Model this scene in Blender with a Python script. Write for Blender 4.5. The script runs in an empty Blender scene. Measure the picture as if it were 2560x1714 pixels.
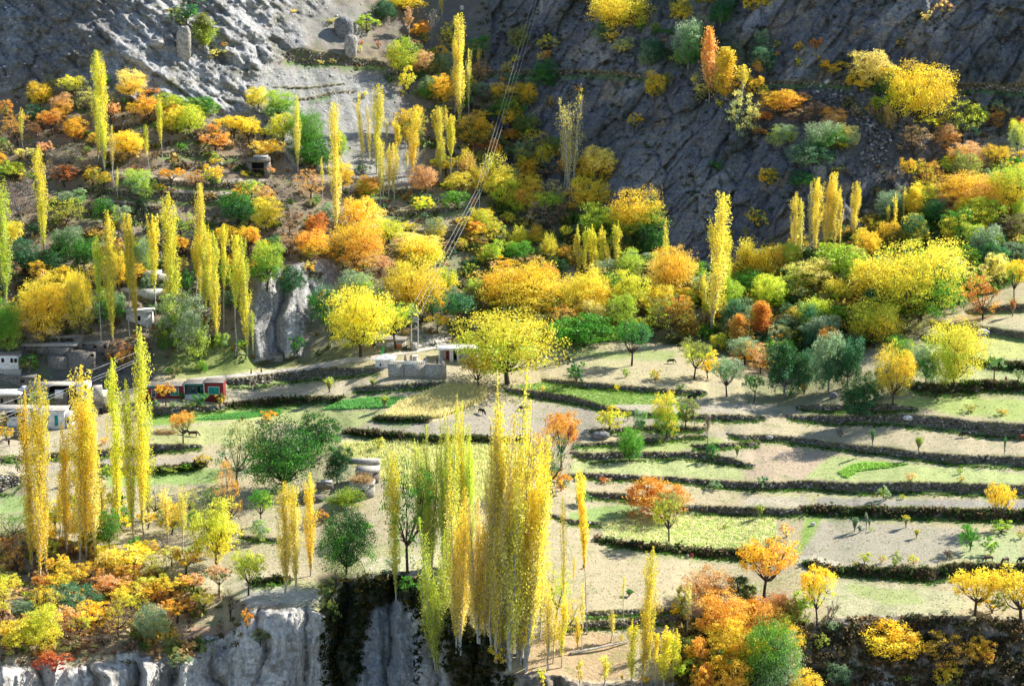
import bpy, math, random, bmesh
import numpy as np
R = math.radians
rng = np.random.default_rng(7)
random.seed(7)
sc = bpy.context.scene
COL = sc.collection

# ------------------------------------------------------------------ camera, sky, sun, exposure
F = 5000.0; PITCH = R(12.0); CZ = 120.0
CAMP = np.array([0.0, 0.0, CZ])
cam = bpy.data.cameras.new('camera')
cam.sensor_width = 36; cam.lens = 36 * F / 2560
cam.clip_start = 5; cam.clip_end = 4000
camo = bpy.data.objects.new('camera', cam); COL.objects.link(camo)
camo.location = (0, 0, CZ); camo.rotation_euler = (R(90) - PITCH, 0, 0)
sc.camera = camo

SUN_AZ, SUN_EL = R(31), R(35)          # azimuth measured from +x (right) towards +y (away)
sd = np.array([math.cos(SUN_EL)*math.cos(SUN_AZ), math.cos(SUN_EL)*math.sin(SUN_AZ), math.sin(SUN_EL)])
w = bpy.data.worlds.new('World'); sc.world = w; w.use_nodes = True
nt = w.node_tree; nt.nodes.clear()
sky = nt.nodes.new('ShaderNodeTexSky'); sky.sky_type = 'NISHITA'; sky.sun_disc = False
sky.sun_elevation = SUN_EL; sky.sun_rotation = R(90) - SUN_AZ
sky.altitude = 2400
bg = nt.nodes.new('ShaderNodeBackground'); bg.inputs[1].default_value = 0.10
out = nt.nodes.new('ShaderNodeOutputWorld')
nt.links.new(sky.outputs[0], bg.inputs[0]); nt.links.new(bg.outputs[0], out.inputs[0])
sl = bpy.data.lights.new('sun', 'SUN'); sl.energy = 4.6; sl.angle = R(0.55); sl.color = (1, .96, .89)
so = bpy.data.objects.new('sun', sl); COL.objects.link(so)
from mathutils import Vector, Matrix
so.rotation_euler = Vector(tuple(sd)).to_track_quat('Z', 'Y').to_euler()
so.location = (200, 300, 300)
sc.view_settings.view_transform = 'Standard'; sc.view_settings.look = 'None'
sc.view_settings.exposure = 1.32; sc.view_settings.gamma = 1.0
sc.view_settings.use_curve_mapping = False

# ------------------------------------------------------------------ numeric helpers
def ray(px, py):
    X = (np.asarray(px, float) - 1280) / F; Y = (857 - np.asarray(py, float)) / F
    return X, math.cos(PITCH) + Y*math.sin(PITCH), -math.sin(PITCH) + Y*math.cos(PITCH)
def _h(ix, iy, iz, seed):
    n = (ix*374761393 + iy*668265263 + iz*2147483647 + seed*974711) & 0xffffffff
    n = ((n ^ (n >> 13)) * 1274126177) & 0xffffffff
    n = ((n ^ (n >> 15)) * 2246822519) & 0xffffffff
    return ((n ^ (n >> 16)) & 0xffff) / 65535.0
def vnoise(x, y, z, seed=0):
    x = np.asarray(x, float); y = np.asarray(y, float) + x*0; z = np.asarray(z, float) + x*0
    fx, fy, fz = np.floor(x), np.floor(y), np.floor(z)
    ix, iy, iz = fx.astype(np.int64), fy.astype(np.int64), fz.astype(np.int64)
    u, v, t = x-fx, y-fy, z-fz
    u = u*u*(3-2*u); v = v*v*(3-2*v); t = t*t*(3-2*t)
    r = 0
    for dx in (0, 1):
        for dy in (0, 1):
            for dz in (0, 1):
                r = r + _h(ix+dx, iy+dy, iz+dz, seed) * (u if dx else 1-u) * (v if dy else 1-v) * (t if dz else 1-t)
    return r*2-1
def fbm(x, y, z, o=4, seed=0, ridge=False, gain=.5):
    a, s, r = 1.0, 0, 0
    for i in range(o):
        n = vnoise(x*2**i, y*2**i, z*2**i, seed+i)
        r = r + a*((1-2*np.abs(n)) if ridge else n); s += a; a *= gain
    return r/s
def facet(x, y, z, seed=0, tilt=.9):
    """broken-rock relief: every Voronoi cell is a plane with its own offset and tilt"""
    fx, fy, fz = np.floor(x).astype(np.int64), np.floor(y).astype(np.int64), np.floor(z).astype(np.int64)
    best = np.full(x.shape, 9e9); sec = best.copy(); val = np.zeros(x.shape)
    for dx in (-1, 0, 1):
        for dy in (-1, 0, 1):
            for dz in (-1, 0, 1):
                ix, iy, iz = fx+dx, fy+dy, fz+dz
                cx = ix+.5+.42*(2*_h(ix, iy, iz, seed)-1); cy = iy+.5+.42*(2*_h(ix, iy, iz, seed+1)-1); cz_ = iz+.5+.42*(2*_h(ix, iy, iz, seed+2)-1)
                d = (x-cx)**2+(y-cy)**2+(z-cz_)**2
                v = (_h(ix, iy, iz, seed+3)*2-1) + tilt*((x-cx)*(_h(ix, iy, iz, seed+4)*2-1)+(z-cz_)*(_h(ix, iy, iz, seed+5)*2-1))
                m = d < best; sec = np.where(m, best, np.minimum(sec, d)); val = np.where(m, v, val); best = np.where(m, d, best)
    return val, np.sqrt(sec)-np.sqrt(best)
def sstep(a, b, x):
    t = np.clip((x-a)/(b-a), 0, 1); return t*t*(3-2*t)
def inpoly(px, py, pts):
    ins = np.zeros(px.shape, bool); n = len(pts)
    for i in range(n):
        x1, y1 = pts[i]; x2, y2 = pts[(i+1) % n]
        if y1 == y2: continue
        c = ((y1 > py) != (y2 > py)) & (px < (x2-x1)*(py-y1)/(y2-y1)+x1)
        ins ^= c
    return ins
def blur(a, n, ax):
    if n < 1: return a
    pad = [(0, 0), (0, 0)]; pad[ax] = (n, n)
    b = np.pad(a, pad, mode='edge'); c = np.cumsum(b, axis=ax)
    z = np.zeros_like(np.take(c, [0], axis=ax)); c = np.concatenate([z, c], axis=ax)
    L = a.shape[ax]; k = 2*n+1
    return (np.take(c, range(k, k+L), axis=ax) - np.take(c, range(0, L), axis=ax)) / k

# picture coordinates noted in enlarged crops of the photograph: (column, row) -> source pixels
CR = {'A': 0, 'B': 420, 'C': 830, 'D': 1244}; CX = {'1': 0, '2': 620, '3': 1240, '4': 1860}; K = 3.3357
def cp(tag, pts):
    return [(CX[tag[1]] + x/K, CR[tag[0]] + y/K) for x, y in pts]

# ------------------------------------------------------------------ terrace walls: (crop, [(x, y_top)...], [height px...], kind)
WALLS = [
 ('D4', [(500,545),(740,590),(1000,585),(1300,590),(1580,590),(1700,560),(1850,545),(2335,560),(3000,560)], [3,15,20,27,32,36,40,42,42], 'hedge', 'hedge-topped bank above the lowest field at the right'),
 ('C3', [(690,1330),(800,1335),(1090,1355),(1580,1445),(2335,1472),(2560,1480)], [3,14,17,19,19,16], 'stone', 'long dark bank running right from the rusty orange bush'),
 ('D4', [(480,80),(560,75),(900,80),(1300,88),(1700,92),(1900,100),(2335,106),(3000,110)], [10,19,20,24,27,27,27,27], 'hedge', 'shrubby dark bank behind the bare stubble field at the right'),
 ('C3', [(600,1187),(800,1180),(1100,1190),(1200,1205),(1500,1215),(1800,1240),(2100,1252),(2335,1255),(2588,1240),(3070,1265),(3370,1250),(4400,1280),(5000,1290)], [2,13,14,9,10,14,17,18,20,24,25,27,27], 'stone', 'long terrace wall below the pale green field'),
 ('C3', [(1930,842),(2070,865),(2268,860),(2568,890),(2918,940),(3270,965),(3570,1010),(3970,1030),(4400,1045),(5000,1055)], [8,12,13,13,14,17,20,24,26,26], 'stone', 'dry stone wall below the broad tan field at the right'),
 ('C4', [(350,700),(600,700),(1000,700),(1300,695),(1450,702),(1600,700),(1900,745),(2335,770),(3000,780)], [6,17,19,22,28,31,34,34,34], 'stone', 'highest stone terrace wall above the broad tan field'),
 ('C4', [(430,625),(600,610),(900,600),(1200,602),(1450,640)], [2,14,19,18,3], 'stone', 'short stone wall under the dark green fruit trees'),
 ('C4', [(1350,420),(1450,430),(1600,440),(1850,425),(2000,400),(2335,425),(3000,430)], [4,22,27,28,26,24,24], 'hedge', 'grassy bank below the yellow tree at the right'),
 ('B4', [(1590,1290),(1700,1300),(1900,1312),(2100,1340),(2335,1372),(3000,1400)], [6,14,16,16,18,18], 'stone', 'dark terrace wall beside the white rock at right'),
 ('B4', [(1470,1402),(1640,1412),(1750,1425)], [11,14,4], 'stone', 'short dark wall left of the lone yellow tree at right'),
 ('C4', [(1890,245),(2000,235),(2335,262),(3000,270)], [3,15,20,20], 'hedge', 'dark bank below the bright grass strip at right edge'),
 ('B4', [(1850,1190),(2000,1165),(2335,1135),(3000,1120)], [3,12,14,14], 'stone', 'uppermost dark field wall at the right edge'),
 ('C3', [(60,470),(200,480),(450,510),(620,535),(750,570),(870,608),(1000,640),(1200,670),(1300,682),(1700,690),(2000,692),(2240,715)], [5,13,17,15,13,12,9,8,6,13,15,4], 'stone', 'curving wall between the grey ploughland and the green plot'),
 ('C3', [(380,392),(700,420),(900,430),(1100,450),(1400,480),(1700,490),(1760,500)], [4,13,14,13,12,9,3], 'stone', 'rough wall behind the pale green plot'),
 ('C3', [(780,815),(960,812),(1120,795),(1300,785),(1500,788),(1700,792),(1760,800)], [3,7,10,12,12,10,3], 'stone', 'short dark wall under the yellow and green bushes'),
 ('C3', [(640,940),(900,922),(1200,897),(1480,877),(1760,866)], [3,8,9,7,3], 'stone', 'low grassy lip in front of the round boulder'),
 ('C3', [(630,1005),(800,1012),(1000,1000),(1260,1002),(1540,1005),(1750,1010),(2000,1062),(2150,1112)], [8,22,21,19,14,20,14,3], 'stone', 'tall rough wall behind the middle green field'),
 ('C3', [(1640,945),(1900,932),(2200,922)], [9,11,7], 'stone', 'little mound wall with boulders beside the brown sapling'),
 ('D3', [(300,118),(520,150),(590,180),(720,195),(880,215)], [4,6,8,9,6], 'stone', 'low wall behind the thin poplars on the stubble'),
 ('D3', [(830,345),(1000,372),(1200,392),(1600,425),(1800,432),(2130,432),(2300,440)], [3,7,11,15,22,25,14], 'hedge', 'grassy bank where two people crouch'),
 ('D3', [(740,965),(850,948),(1100,940),(1350,925),(1500,915),(1600,920)], [9,13,11,9,11,4], 'stone', 'upper of two dark walls behind the fallen log'),
 ('D3', [(560,1085),(750,1040),(900,1030),(1100,1020),(1300,985),(1560,985),(1650,990)], [3,13,15,18,20,22,6], 'stone', 'lower of two dark walls behind the fallen log'),
 ('C2', [(870,470),(1000,455),(1400,432),(1660,425)], [8,13,12,5], 'stone', 'curved stone wall in front of the stone parapet'),
 ('C1', [(1870,605),(2068,582),(2268,566),(2568,542),(2830,542),(2850,550)], [8,13,14,15,11,3], 'hedge', 'scrubby bank behind the turnip rows'),
 ('C2', [(800,832),(1000,827),(1300,847),(1500,872),(1780,875),(2030,880),(2350,890)], [2,12,18,16,14,13,4], 'hedge', 'brown grassy bank below the grey ploughland'),
 ('C2', [(1050,720),(1250,718),(1500,735)], [4,7,3], 'hedge', 'thin grass lip below the maize plot'),
 ('C1', [(1230,622),(1500,632),(1880,612)], [20,19,12], 'stone', 'dark wall under the red house garden'),
 ('C1', [(0,1060),(140,1040),(430,1015),(600,1002),(820,982),(1050,960),(1280,940),(1500,938),(1680,945)], [8,11,14,15,17,18,18,16,4], 'stone', 'dark stone wall crossing behind the yellow poplars at left'),
 ('C1', [(820,1112),(950,1135),(1320,1135),(1650,1105),(1700,1110)], [17,10,11,9,3], 'hedge', 'low bushy bank left of the dark trees'),
 ('C1', [(-400,1190),(0,1190),(110,1195),(200,1215)], [50,50,46,10], 'stone', 'tall dark stone wall at the left edge'),
 ('D1', [(2000,318),(2068,322),(2300,345),(2400,350)], [3,6,6,3], 'stone', 'low stone lip in the left stubble field'),
 ('D1', [(2080,700),(2200,685),(2420,668)], [6,11,11], 'hedge', 'dry grass bank above the white rock pillar'),
 ('C1', [(1870,402),(2068,378),(2335,335),(2650,300),(2900,300),(3170,310)], [15,25,27,27,22,10], 'stone', 'stone retaining wall under the pale road'),
 # hillside terraces
 ('B1', [(960,85),(1300,88),(1700,132),(2000,127),(2230,122)], [7,11,14,15,12], 'stone', 'uppermost terrace wall below the dark stone shelter'),
 ('B1', [(850,188),(1100,202),(1500,212),(1850,228),(2050,245)], [6,16,19,21,14], 'stone', 'second terrace wall in the left orchard'),
 ('B1', [(810,288),(1000,292),(1200,314),(1350,330)], [8,16,18,6], 'stone', 'third terrace wall in the left orchard'),
 ('B1', [(660,372),(1000,378),(1300,352),(1400,385)], [10,14,10,4], 'stone', 'fourth terrace wall with a sandy mound'),
 ('B1', [(1060,408),(1400,422),(1580,465)], [10,20,6], 'stone', 'short wall beside the tallest hillside poplar'),
 ('B1', [(640,545),(800,520),(1000,545)], [8,10,4], 'stone', 'rounded bank left of the hillside poplars'),
 ('B1', [(720,592),(1000,578),(1400,570),(1580,600)], [6,11,11,4], 'stone', 'lower orchard wall behind the hillside poplars'),
 ('B1', [(1640,440),(1900,452),(2100,430)], [8,14,6], 'stone', 'wall below the dark green orchard tree'),
 ('A1', [(880,840),(1000,835),(1150,850),(1250,860)], [6,16,15,4], 'stone', 'wall below the round pale gold tree'),
 ('A1', [(900,1090),(1100,1030),(1300,990),(1400,1000)], [4,9,9,3], 'stone', 'sloping wall beside the twin poplars'),
 ('A1', [(1300,1290),(1500,1265),(1800,1300),(2060,1310)], [4,9,9,3], 'stone', 'rubbly wall left of the dark stone shelter'),
 ('A1', [(1360,1190),(1600,1150),(1800,1180)], [4,9,4], 'stone', 'rubbly wall below the lime trees'),
 ('A1', [(600,880),(420,860),(760,900)][1:] , [6,8], 'stone', 'small wall under the golden tree'),
 ('B2', [(860,225),(1000,205),(1200,185),(1400,180),(1570,190)], [5,10,12,13,4], 'stone', 'dark stone heap behind the thin white stems'),
 ('B2', [(1100,382),(1300,362),(1550,330),(1800,342)], [5,13,14,5], 'stone', 'stone wall below the little green tree'),
 ('B2', [(1250,545),(1600,552),(1880,562)], [6,20,16], 'stone', 'terrace wall crossed by the power lines'),
 ('B2', [(1260,510),(1500,530),(1850,535)], [3,6,4], 'stone', 'thin ledge above the wall under power lines'),
 ('B2', [(1750,985),(1850,980),(1960,1000)], [6,14,5], 'stone', 'dark wall in front of the olive scrub'),
 ('B2', [(470,870),(560,862),(640,880)], [8,16,8], 'stone', 'small stone terrace on top of the grey crag'),
 ('A2', [(290,445),(400,412),(700,440),(900,485),(1160,525)], [24,33,31,24,12], 'stone', 'tall retaining wall above the grey scree'),
 ('A2', [(390,834),(550,815),(700,772),(900,765)], [3,6,5,3], 'stone', 'dark stone line slanting across the pale scree'),
 ('A2', [(210,728),(480,738),(800,700)], [2,4,2], 'stone', 'faint upper stone line on the pale scree'),
 ('A3', [(-300,600),(0,590),(600,585),(1000,597),(1400,640),(1500,645)], [6,11,15,12,7,3], 'stone', 'narrow ledge wall across the dark cliff'),
 ('A4', [(140,685),(700,680),(920,690)], [5,9,7], 'stone', 'ledge wall above the boulder scree'),
 ('A4', [(1660,706),(1900,705),(2335,706),(3000,706)], [10,16,20,20], 'stone', 'tan ledge wall on the dark cliff at the right edge'),
 ('A4', [(1580,1400),(1900,1395),(2335,1390)], [3,4,4], 'stone', 'faint wall under the umbrella tree at right'),
]
WP = []
for tag, pts, hs, kind, lab in WALLS:
    q = cp(tag, pts)
    o = sorted(range(len(q)), key=lambda i: q[i][0])
    WP.append(([q[i][0] for i in o], [q[i][1] for i in o], [hs[i] for i in o], kind, lab))

# ------------------------------------------------------------------ the land: one continuous surface
DX = 4.2
PX = np.arange(-180, 2741, DX)
PY = np.arange(1914, -181, -3.15)
NX, NY = len(PX), len(PY)
GX, GY = np.meshgrid(PX, PY)            # [row, col]
# wobble for natural outlines
WX = GX + 10*fbm(GX/55, GY/40, 0, 3, 11); WY = GY + 5*fbm(GX/45, GY/30, 5, 3, 21)
def curve(pts, x): 
    return np.interp(x, [p[0] for p in pts], [p[1] for p in pts])
RIM = [(-240,1600),(0,1640),(120,1640),(300,1650),(360,1625),(460,1610),(560,1600),(600,1570),(622,1530),(640,1520),(780,1520),(812,1530),(820,1490),(850,1450),(900,1440),(930,1432),(1020,1428),(1080,1440),(1120,1500),(1190,1560),(1250,1620),(1262,1690),(1330,1680),(1500,1700),(1700,1700),(1900,1640),(2000,1560),(2080,1542),(2300,1541),(2560,1545),(2800,1550)]
FOOT = [(-240,930),(0,945),(100,940),(300,935),(560,922),(700,912),(900,898),(1000,880),(1100,868),(1250,860),(1400,852),(1600,850),(1750,865),(1850,890),(1980,940),(2060,930),(2150,880),(2250,800),(2400,755),(2560,700),(2800,660)]
CLIFF = [(-240,-300),(1180,-300),(1200,200),(1240,420),(1330,470),(1450,520),(1560,590),(1700,660),(1800,660),(1900,610),(2000,590),(2150,560),(2260,500),(2330,400),(2560,330),(2800,300)]
rim = curve(RIM, WX) + 4*fbm(GX/12, GX*0, 1, 3, 3) + np.where(GX < 640, 20, 5)*facet(GX/55, GX*0+.5, GX*0+.5, 301, .4)[0]; foot = curve(FOOT, WX); clf = curve(CLIFF, WX)
M = np.full(GX.shape, 4.0)
def zone(pts, v, soft=True):
    m = inpoly(WX if soft else GX, WY if soft else GY, pts); M[m] = v; return m
M[GY < foot] = 23
M[GY < clf] = 57
HILL = [(-240,920),(0,900),(300,890),(560,880),(650,700),(900,640),(1000,520),(1100,400),(1180,380),(1230,100),(1180,-300),(-240,-300)]
zone(HILL, 33)
ORCH = [(-240,700),(600,650),(720,560),(690,430),(640,300),(480,260),(300,230),(-240,260)]
orch = zone(ORCH, 34)
M[orch] += (24*np.sign(np.sin(GY/9.0 + 2.5*fbm(GX/120, GY/80, 2, 2, 5))))[orch]*.8
WHITE = [(-240,240),(150,215),(300,240),(420,290),(560,300),(640,320),(690,390),(745,425),(715,300),(655,235),(690,150),(770,118),(760,60),(830,20),(820,-300),(-240,-300)]
zone(WHITE, 47)
zone([(-240,230),(130,205),(235,170),(300,60),(330,-300),(-240,-300)], 62)
zone([(620,235),(640,130),(560,100),(540,210),(600,300)], 72)
SCREE = [(640,240),(660,160),(800,165),(960,190),(1000,240),(1020,330),(1060,470),(860,480),(740,380),(680,300)]
zone(SCREE, 37)
zone([(1490,190),(1480,60),(1600,-300),(1920,-300),(1900,40),(1860,130),(1700,200)], 50)
ROCKF = [(1900,215),(2080,200),(2130,260),(2240,330),(2330,420),(2200,450),(2100,400),(1960,330)]
zone(ROCKF, 40)
zone([(1920,100),(1960,205),(2560,212),(2560,190),(2120,180)], 55)
zone([(-240,850),(60,830),(290,850),(380,900),(370,960),(-240,1000)], 48)
CRAG = [(650,690),(740,660),(860,640),(850,700),(800,760),(760,890),(640,905),(610,800)]
zone(CRAG, 80)
zone([(900,520),(1300,480),(1330,700),(1150,780),(1000,760)], 27)
M[GY > rim] = 74
SLOPEL = [(-240,1330),(60,1330),(330,1400),(480,1460),(600,1500),(640,1540),(600,1620),(400,1660),(-240,1680)]
m = zone(SLOPEL, 27); 
M[(GY > rim) & (GX < 640)] = 76
zone([(600,1478),(700,1462),(790,1476),(822,1520),(640,1530)], 14)
M[(GY > rim) & (GX >= 640) & (GX < 1250)] = 72
zone([(930,1520),(1000,1500),(1040,1560),(1040,2100),(880,2100),(900,1640)], 52)
zone([(1330,1560),(1460,1545),(1700,1560),(1720,1700),(1500,1715),(1330,1700),(1255,1700),(1290,1620)], 26)
M[(GY > rim) & (GX >= 1280) & (GX < 1950)] = 62
M[(GY > rim+10) & (GX >= 1950)] = 50
def wob(px, y0): return 2.2*fbm(px/9, px*0+y0, 0, 3, 9)
def whs(px, xs, hs, y0): return np.interp(px, xs, hs)*((.78 if y0 > 900 else .95)+.42*fbm(px/28, px*0+y0*.7, 3, 3, 10))
WM = np.zeros(GX.shape, bool); WB = np.zeros(GX.shape); WT = np.zeros(GX.shape)
for xs, ys, hs, kind, lab in WP:
    x0, x1 = xs[0], xs[-1]
    yt = (np.interp(PX, xs, ys) + wob(PX, ys[0]))[None]+GX*0; hh = whs(PX, xs, hs, ys[0])[None]+GX*0
    inx = (GX >= x0) & (GX <= x1)
    e = np.clip(np.minimum(GX-x0, x1-GX)/12, 0, 1)
    m = inx & (GY > yt) & (GY < yt+hh*e)
    M[m] = 77; WM |= m
    d = GY-(yt+hh)
    WB = np.maximum(WB, np.where(inx & (d > -2), np.clip(1-(d)/(24 if kind == 'hedge' else 15), 0, 1)*e, 0)*(hh > 4))
    d2 = yt-GY
    WT = np.maximum(WT, np.where(inx & (d2 > -1), np.clip(1-d2/6, 0, 1)*e, 0))
    if hs[len(hs)//2] > 5 and ys[0] > 900:   # nearly level ground right behind a wall
        pass
M = blur(blur(M, 1, 1), 1, 0)
# lateral relief: metres farther away, so that the left hills face right and the right mountain faces left
gp_y = [-300, 0, 150, 300, 450, 600, 750, 890, 2100]
gp_x = [-240, 0, 240, 560, 680, 860, 1060, 1250, 1500, 1900, 2300, 2800]
GV = np.array([
 [10, 14,  0, 22, 30, 44, 62, 60, 52, 30, 10, -10],
 [10, 14,  0, 22, 30, 42, 60, 58, 50, 28,  8, -10],
 [8,  10,  0, 20, 30, 40, 54, 52, 44, 26,  8, -8],
 [4,   4,  2, 16, 26, 38, 46, 44, 36, 22,  6, -6],
 [0,   2,  4, 12, 20, 30, 36, 34, 28, 16,  4, -4],
 [0,   1,  4,  9, 13, 20, 24, 24, 18, 10,  2, -2],
 [0,   0,  2,  4,  6,  9, 12, 12,  9,  4,  0, 0],
 [0]*12, [0]*12], float)
tmp = np.array([np.interp(PX, gp_x, r) for r in GV])
G = np.array([np.interp(PY, gp_y, tmp[:, j]) for j in range(NX)]).T
G = blur(blur(G, 22, 1), 14, 0); G = blur(blur(G, 14, 1), 8, 0)
G += np.interp(GX, [-180, 560, 612, 640, 815, 835, 2741], [-38, -2, -9, -11, 0, 0, 0])*sstep(1380, 1600, GY)
RX, RY, RZ = ray(GX, GY)
TM = np.tan(np.radians(M)); TMm = .5*(TM[1:]+TM[:-1])
# least squares: slopes along the line of sight as set above, as little change sideways as possible
g = np.log((RZ[:-1]-TMm*RY[:-1])/(RZ[1:]-TMm*RY[1:]))
LAM = (.34*3.15/4.2)**2
div = np.zeros(GX.shape); div[:-1] += g; div[1:] -= g
ext = lambda q: np.block([[q, q[:, ::-1]], [q[::-1], q[::-1, ::-1]]])
fr = np.fft.rfft2(ext(-div))
kv = 2-2*np.cos(2*np.pi*np.fft.fftfreq(2*NY))[:, None]; kh = 2-2*np.cos(2*np.pi*np.fft.rfftfreq(2*NX))[None]
den = -(kv + LAM*kh); den[0, 0] = 1; fr /= -den; fr[0, 0] = 0
L = -np.fft.irfft2(-fr, s=(2*NY, 2*NX))[:NY, :NX]
r0 = int(np.argmin(np.abs(PY-1020))); c0 = int(np.argmin(np.abs(PX-1280)))
chk = np.corrcoef((L[1:]-L[:-1]).ravel(), g.ravel())[0, 1]
if chk < 0: L = -L
T = np.exp(L - L[r0, c0])*485.0/RY[r0, c0]
T = T + G
# rock relief in world space, pushed along the line of sight
AMP = np.full(GX.shape, .10)
AMP[GY < foot] = .7
hillm = inpoly(WX, WY, HILL); AMP[hillm] = 1.0
AMP[inpoly(WX, WY, ORCH)] = .8
AMP[GY < clf] = 5.5
wh = inpoly(WX, WY, WHITE); AMP[wh] = 4.2
AMP[inpoly(WX, WY, SCREE)] = .8
AMP[inpoly(WX, WY, ROCKF)] = 1.6
AMP[inpoly(WX, WY, CRAG)] = 2.2
AMP[GY > rim] = 3.6
AMP[inpoly(WX, WY, [(700,-200),(1060,-200),(1000,150),(800,150),(700,150)])] = 2.2
AMP[inpoly(WX, WY, SLOPEL)] = .6
AMP = blur(blur(AMP, 4, 1), 4, 0)
AMP[WM] = .22
X = T*RX; Yw = T*RY; Zw = CZ + T*RZ
xs_, zs_, ys_ = X, Zw, Yw
crag = blur(inpoly(WX, WY, CRAG).astype(float), 2, 1)
# slanting strata for the dark mountain, upright flutes for the clay cliffs, crumbly elsewhere
a = R(52); s1 = xs_*math.cos(a)+zs_*math.sin(a); s2 = -xs_*math.sin(a)+zs_*math.cos(a)
n_right = .6*fbm(s1/30, s2/9, ys_/30, 5, 31, True, .55) + .55*fbm(s1/9, s2/2.6, ys_/9, 4, 33, True)*.6
n_flute = .55*fbm(xs_/13, zs_/90, ys_/40, 2, 40, True) + .6*fbm(xs_/6, zs_/34, ys_/16, 4, 41, True) + .25*fbm(xs_/2, zs_/3, ys_/2, 3, 45)
a2 = R(-38); t1 = xs_*math.cos(a2)+zs_*math.sin(a2); t2 = -xs_*math.sin(a2)+zs_*math.cos(a2)
n_white = .7*fbm(t1/24, t2/9, ys_/20, 5, 51, True, .58) + .45*fbm(xs_/4, zs_/3, ys_/4, 4, 55)
f1, e1 = facet(s1/13+.3*fbm(xs_/9, zs_/9, 0, 3, 90), ys_/22, s2/5.0, 201); f2, e2 = facet(s1/4.6+.3*fbm(xs_/3, zs_/3, 0, 3, 92), ys_/8, s2/2.0, 211)
n_right = .62*n_right + .75*fbm(s1/60, s2/17, ys_/60, 2, 98) + .32*f1 + .17*f2 - .22*(1-sstep(0, .10, e1)) - .06*(1-sstep(0, .2, e2))
g1, h1 = facet(t1/15+.5*fbm(xs_/8, zs_/8, 0, 3, 94), ys_/18, t2/5.0, 221); g2, h2 = facet(t1/3.4+.4*fbm(xs_/4, zs_/4, 0, 2, 95), ys_/6, t2/1.7, 231)
n_white = 1.05*n_white + .35*fbm(t1/5, t2/1.3, ys_/5, 4, 57, True) + .30*g1 + .17*g2 - .12*(1-sstep(0, .12, h1)) + .35*fbm(xs_/22, zs_/2.6, ys_/20, 3, 99)
# the clay cliffs: rounded upright pillars with deep slots between them
wx_ = xs_/8.0 + .50*fbm(xs_/11, zs_/11, 0, 4, 96); p1, q1 = facet(wx_, ys_*0+.5, zs_/60+.4, 241, .3); p2, q2 = facet(xs_/2.6+.4*fbm(xs_/3, zs_/6, 0, 3, 97), ys_*0+.5, zs_/9, 251, .8)
ci_ = np.floor(wx_).astype(np.int64); uu = wx_-ci_; ch_ = _h(ci_, ci_*0, ci_*0, 261)
w2_ = xs_/3.1 + .8*fbm(xs_/4, zs_/5, 0, 4, 262); u2 = w2_-np.floor(w2_)
n_flute = .45*n_flute + (.35+1.2*ch_)*(1-uu)**.7*sstep(-.02, .22, uu)*1.6 - .5*sstep(.90, 1.0, uu) + .30*(1-u2)**.8*sstep(0, .2, u2) + .16*p2 - .4 + .25*fbm(xs_/5, zs_/3, ys_/5, 3, 263)
rb_ = sstep(1280, 1500, GX)*(1-crag); n_flute = n_flute*(1-rb_) + rb_*(.9*fbm(xs_/9, zs_/9, ys_/9, 5, 265, True) + .4*fbm(s1/4, s2/2, ys_/4, 3, 266))
n_gen = fbm(xs_/6, ys_/6, zs_/5, 4, 61)
mr = sstep(-20, 20, clf-GY)*(~hillm); mf = sstep(-3, 6, GY-rim); mw = blur(blur(wh.astype(float), 3, 1), 3, 0)
scr = blur(blur(inpoly(WX, WY, SCREE).astype(float), 3, 1), 3, 0); n_scr = .8*n_gen + .8*fbm((xs_+.45*zs_)/4.2+.5*fbm(xs_/6, zs_/6, 0, 3, 66), zs_/25, 0, 4, 63, True) + .7*fbm(xs_/30, zs_/1.7, 0, 3, 64, True)
N = n_gen.copy()
for mk, nn in ((scr, n_scr), (mr, n_right), (mw, n_white), (np.maximum(mf, crag), n_flute)):
    N = N*(1-mk) + nn*mk
T = T - AMP*N*np.where(mf > .5, 1.0, 1.0)
X = T*RX; Yw = T*RY; Zw = CZ + T*RZ
def _idx(px, py):
    cx = np.clip((np.asarray(px, float)-PX[0])/DX, 0, NX-1.001)
    cy = np.clip(np.interp(-np.asarray(py, float), -PY, np.arange(NY)), 0, NY-1.001)
    return cx, cy
def depth(px, py):
    cx, cy = _idx(px, py); i = cx.astype(int); j = cy.astype(int); u = cx-i; v = cy-j
    return (T[j, i]*(1-u)+T[j, i+1]*u)*(1-v) + (T[j+1, i]*(1-u)+T[j+1, i+1]*u)*v
def P(px, py, lift=0):
    px = np.atleast_1d(np.asarray(px, float)); py = np.atleast_1d(np.asarray(py, float))
    t = depth(px, py); x, y, z = ray(px, py)
    return np.stack([t*x, t*y, CZ+t*z+lift], -1)
def P1(px, py): return P(px, py)[0]
def mpp(px, py): return float(depth(np.array([px]), np.array([py]))[0])/F      # metres per source pixel there
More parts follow.
